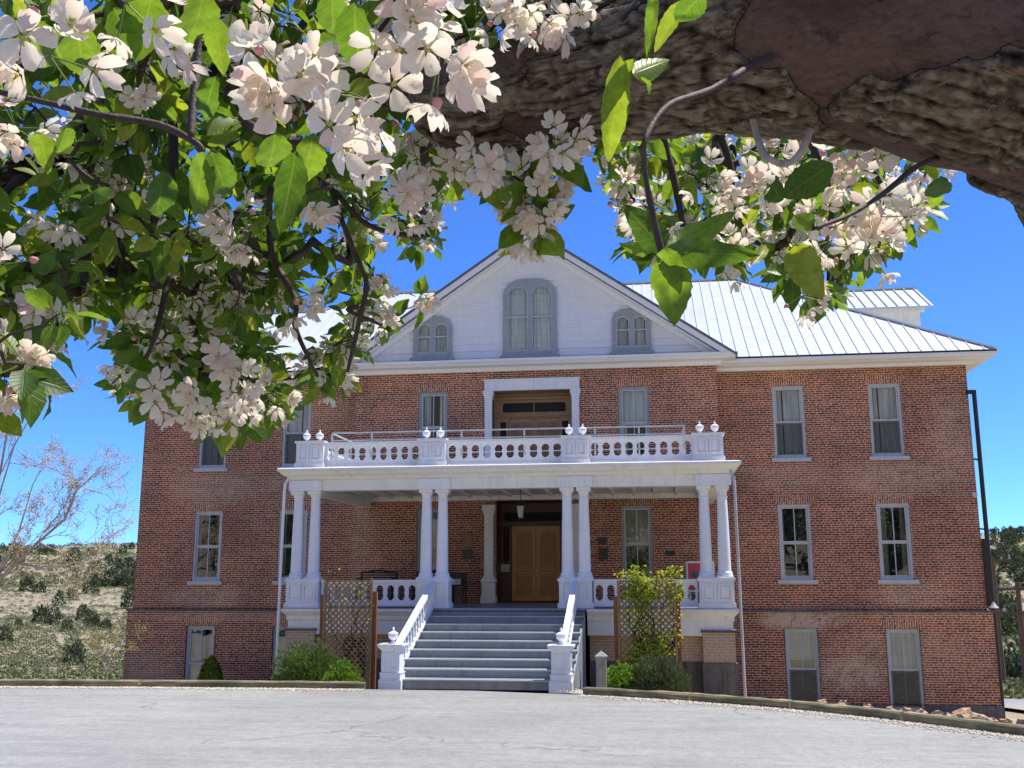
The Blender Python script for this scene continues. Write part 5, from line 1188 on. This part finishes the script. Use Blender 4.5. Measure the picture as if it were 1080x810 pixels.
# near, hand-placed blossoms  (px, py, depth, scale)
near = [(8,0,.72,1),(48,78,.74,1),(128,-4,.8,1),(298,96,.80,1.05),(352,158,.74,1.1),(388,126,.80,1),(418,4,.74,1),(444,40,.74,1.05),(478,58,.74,1.1),(500,34,.9,.9),
        (-6,140,1.1,1),(18,150,1.15,1),(6,292,1.2,1.1),(40,368,1.35,1.05),(8,415,1.3,.8),(520,16,1.25,1),(575,18,1.25,1),(600,8,1.3,1),(548,-8,1.25,1),(640,14,1.5,.9),
        (525,176,1.35,1.1),(505,172,1.4,.9),(592,162,1.35,1.1),(580,170,1.4,.9),(548,205,1.4,1),(566,215,1.38,1.0),(572,236,1.4,.9),(620,160,1.7,1),(436,176,1.5,1),(475,182,1.5,1),(418,205,1.45,1.1),(432,222,1.5,1),
        (655,165,1.9,1.1),(652,205,1.6,1),(672,190,1.9,1),(690,240,1.5,1),(795,200,1.6,1.1),(760,215,1.6,1),(900,172,1.45,1.2),(890,185,1.5,1.1),(930,240,1.5,1.2),(920,262,1.5,1.1),(955,232,1.6,1),(968,205,1.8,.9),(862,240,1.5,1.1),(840,190,1.5,1),(778,262,1.5,.9),(752,190,1.7,1),(850,318,1.5,.8),(880,262,1.7,1),
        (250,62,2.2,1),(245,240,1.5,1.1),(262,248,1.5,1),(60,235,1.5,1),(115,230,1.7,1),(130,190,1.7,1),(110,60,1.7,1),(172,62,1.0,.9),(155,110,1.5,.9),
        (240,372,1.7,1.25),(245,398,1.7,1.1),(212,415,1.75,1.1),(160,420,1.7,1.3),(130,352,1.8,1.1),(298,325,1.7,1.1),(285,415,1.8,.9),(208,440,1.8,.9),(235,438,1.8,.9),(258,425,1.8,.9),(400,305,1.8,.8),(410,340,1.8,.8),(448,314,1.8,.8),(465,248,1.8,.8)]
for (px, py, d, s) in near:
    if 300 < px < 420 and d > 1.6 and py > 290: d *= 1.25
    p = pd(px, py, d); f = (tocam(p)+Vector((0,-.1,-.25))+rv(ar)*.5).normalized(); bloom_part(p-f*.03, f, s*(.80 if d < 1.3 else .86))
for (px, py, d) in ((256,55,.9),(292,112,.82),(312,68,.84),(330,84,.86),(20,30,.74),(410,95,.8)):
    p = pd(px, py, d); bloom_part(p, (tocam(p)+rv(ar)*.3).normalized(), 1.0, ar.choice(single))
# near, hand-placed leaves: base -> tip in view, width ratio
def handleaf(x0, y0, x1, y1, wpx, d, tilt=.0, ytw=.15):
    a = pd(x0, y0, d); c = pd(x1, y1, d+ytw*.3); v = c-a; L_ = v.length; wp = wpx*d/FOC; n_ = (tocam(a)+rv(ar)*.35+Vector((0,0,tilt))).normalized()
    addleaf(leaves, a, v, n_ if ar.random() < .5 else -n_, L_, (wp/L_)/.60, True)
for t in [(80,15,88,100,44,.85),(120,8,150,70,40,.9),(160,-5,150,48,46,.9),(214,-10,206,62,44,.85),(70,40,30,66,40,.9),(225,18,236,76,30,.9),(228,80,205,140,26,1.0),(172,180,168,237,34,1.0),(214,160,208,226,30,1.0),(222,158,246,220,34,1.0),(374,2,374,92,44,.8),(350,-10,352,40,36,.85),(436,20,448,56,30,.85),(290,140,288,192,40,1.0),(312,160,300,232,34,1.0),(330,140,322,200,36,1.1),
          (40,140,52,168,26,1.1),(72,130,62,165,20,1.1),(100,200,118,212,22,1.2),(655,58,642,176,30,1.0),(668,62,634,120,22,1.0),(742,-8,712,26,30,.9),(722,0,690,52,20,.95),(690,-10,684,50,14,.95),(668,78,702,66,26,1.0),(685,85,672,98,20,1.0),
          (700,264,666,222,34,1.0),(702,266,775,268,34,1.0),(702,270,714,334,46,1.0),(704,262,757,240,30,1.05),(690,262,660,262,18,1.05),(792,280,816,250,12,1.05),(838,258,856,302,38,1.1),(878,172,822,212,38,1.15),(826,210,800,186,28,1.15),(992,186,986,216,28,1.2),(858,243,835,225,22,1.05),(858,243,870,215,18,1.05),(700,262,715,300,26,.98),
          (592,196,574,206,18,1.4),(545,205,538,226,18,1.4),(575,228,560,242,16,1.4)]: handleaf(*t)
# the crown: nodes sampled in the volume, joined by twigs into one branching tree
def inpoly(x, y, P):
    c = False; j = len(P)-1
    for i in range(len(P)):
        if (P[i][1] > y) != (P[j][1] > y) and x < (P[j][0]-P[i][0])*(y-P[i][1])/(P[j][1]-P[i][1])+P[i][0]: c = not c
        j = i
    return c
REG = [  # polygon, nodes, depth range, blossom share
 ([(-80,-60),(520,-60),(500,30),(440,70),(430,110),(400,170),(330,210),(300,250),(180,290),(-80,330)], 600, (1.5,3.2), .16),
 ([(-80,300),(58,300),(64,345),(48,380),(58,400),(30,425),(-80,435)], 60, (1.2,1.9), .36),
 ([(60,250),(160,270),(180,300),(105,328),(70,330)], 34, (1.9,2.8), .3),
 ([(125,290),(312,230),(306,300),(290,345),(285,372),(300,405),(258,430),(215,438),(180,400),(150,425),(128,410),(118,370),(138,335)], 250, (1.9,3.2), .24),
 ([(205,420),(300,418),(296,440),(250,446),(212,440)], 18, (1.9,2.4), .5),
 ([(330,200),(470,120),(485,175),(470,190),(462,240),(455,258),(395,262),(405,300),(372,330),(350,310),(320,240)], 70, (2.1,3.1), .34),
 ([(365,320),(450,302),(452,325),(405,345),(372,360),(360,405),(335,412),(318,380)], 20, (2.2,2.8), .35),
 ([(400,130),(700,135),(700,168),(600,178),(480,190),(430,170)], 34, (1.6,2.0), .5),
 ([(538,170),(600,165),(592,215),(580,240),(560,244),(545,215)], 9, (1.4,1.55), .45),
 ([(640,130),(985,150),(985,190),(965,230),(945,255),(905,290),(860,318),(835,290),(812,262),(770,282),(735,262),(705,270),(668,262),(650,190)], 210, (1.8,3.2), .28),
 ([(500,-60),(740,-60),(735,10),(640,10),(560,40),(500,48)], 50, (1.4,2.0), .55),
]
nodes = []
for P, cnt, (d0, d1), share in REG:
    xs_ = [p[0] for p in P]; ys_ = [p[1] for p in P]; k = 0
    while k < cnt:
        x = ar.uniform(min(xs_), max(xs_)); y = ar.uniform(min(ys_), max(ys_))
        if inpoly(x, y, P): nodes.append((pd(x, y, ar.uniform(d0, d1)), share, True)); k += 1
for k in range(520):   # unseen crown above the frame, added to shade the limb and blossoms
    p = Vector((ar.uniform(.6, 5.8), ar.uniform(-27.6, -23.6), ar.uniform(1.0, 3.0)))
    rel = p-CAM; f_ = Vector((-math.sin(YAW), math.cos(YAW), 0)); hd = rel.dot(f_)
    if hd > .3 and rel.z/hd < .62: continue
    nodes.append((p, .3, False))
tree_pts = [p for p in SK[::2]]+[Vector(p) for p in lp_[140::10]]; nsk = len(tree_pts); TP = np.array([p[:] for p in tree_pts])
N = np.array([n_[0][:] for n_ in nodes]); alive = np.ones(len(N), bool); best = np.full(len(N), 1e9); par = np.zeros(len(N), int)
D0 = np.linalg.norm(N[:, None]-TP[None], axis=2); best = D0.min(1); par = D0.argmin(1); order = []; PT = list(tree_pts); parent_of = [-1]*nsk; idx_of = {}
while alive.any():
    i = int(np.where(alive, best, 1e9).argmin()); alive[i] = False; idx_of[i] = len(PT); PT.append(Vector(N[i])); parent_of.append(int(par[i])); order.append(i)
    dd = np.linalg.norm(N-N[i], axis=1)+.02; m_ = alive & (dd < best); best[m_] = dd[m_]; par[m_] = idx_of[i]
desc = [1]*len(PT)
for j in range(len(PT)-1, nsk-1, -1): desc[parent_of[j]] += desc[j] if parent_of[j] >= nsk else 0
for j in range(nsk, len(PT)):
    a = PT[parent_of[j]]; b_ = PT[j]; L_ = (b_-a).length; r1 = min(.009, .0013*math.sqrt(desc[j])+.0006); m1 = a.lerp(b_, .35)+rv(ar)*L_*.10+Vector((0,0,-.05*L_)); m2 = a.lerp(b_, .7)+rv(ar)*L_*.08
    twg.tube([a, m1, m2, b_], [r1*1.15, r1, r1*.9, r1*.8], 5)
for j, i in enumerate(order):
    p, share, vis = nodes[i]; pj = PT[parent_of[nsk+j]]; gd = (p-pj).normalized(); dep = (p-CAM).length; bloom = ar.random() < share
    if bloom:
        f = (tocam(p)*.35+rv(ar)*.8+Vector((0,0,-.15))+gd*.3).normalized()
        if vis and npart < 100 and dep < 1.75: bloom_part(p, f, ar.uniform(.9, 1.1))
        else: cluster(bulkfl, p, f, ar.choice((3,4,5,6)), .040*ar.uniform(.9,1.1), 3 if dep < 2.0 and vis else 2, ar.choice((0,0,1)))
    for k in range(ar.choice((2,3,4)) if bloom else ar.choice((5,6,7,8))):
        d = (gd*.5+rv(ar)+Vector((0,0,-.35))).normalized(); st_ = p+d*ar.uniform(.008,.025); up = (rv(ar)*.8+Vector((.2,.1,.8))); L_ = ar.uniform(.032,.064)
        addleaf(leaves, st_, d, up, L_, ar.uniform(.85,1.15), False)
        if dep < 2: stalk(leaves, p, st_, .0007, 1)
def addmesh(me, name):
    o = bpy.data.objects.new(name, me); COL.objects.link(o); o.parent = AT; o.matrix_parent_inverse = Matrix.Translation(AT.location).inverted(); return o
addmesh(leaves.mesh('foliage', [M['leaf'], M['stalk']]), 'foliage')
o = addmesh(bulkfl.mesh('blossom', FM), 'blossom'); o['kind'] = 'stuff'
sub(twg, 'twigs', M['twig'], AT, smooth=True)
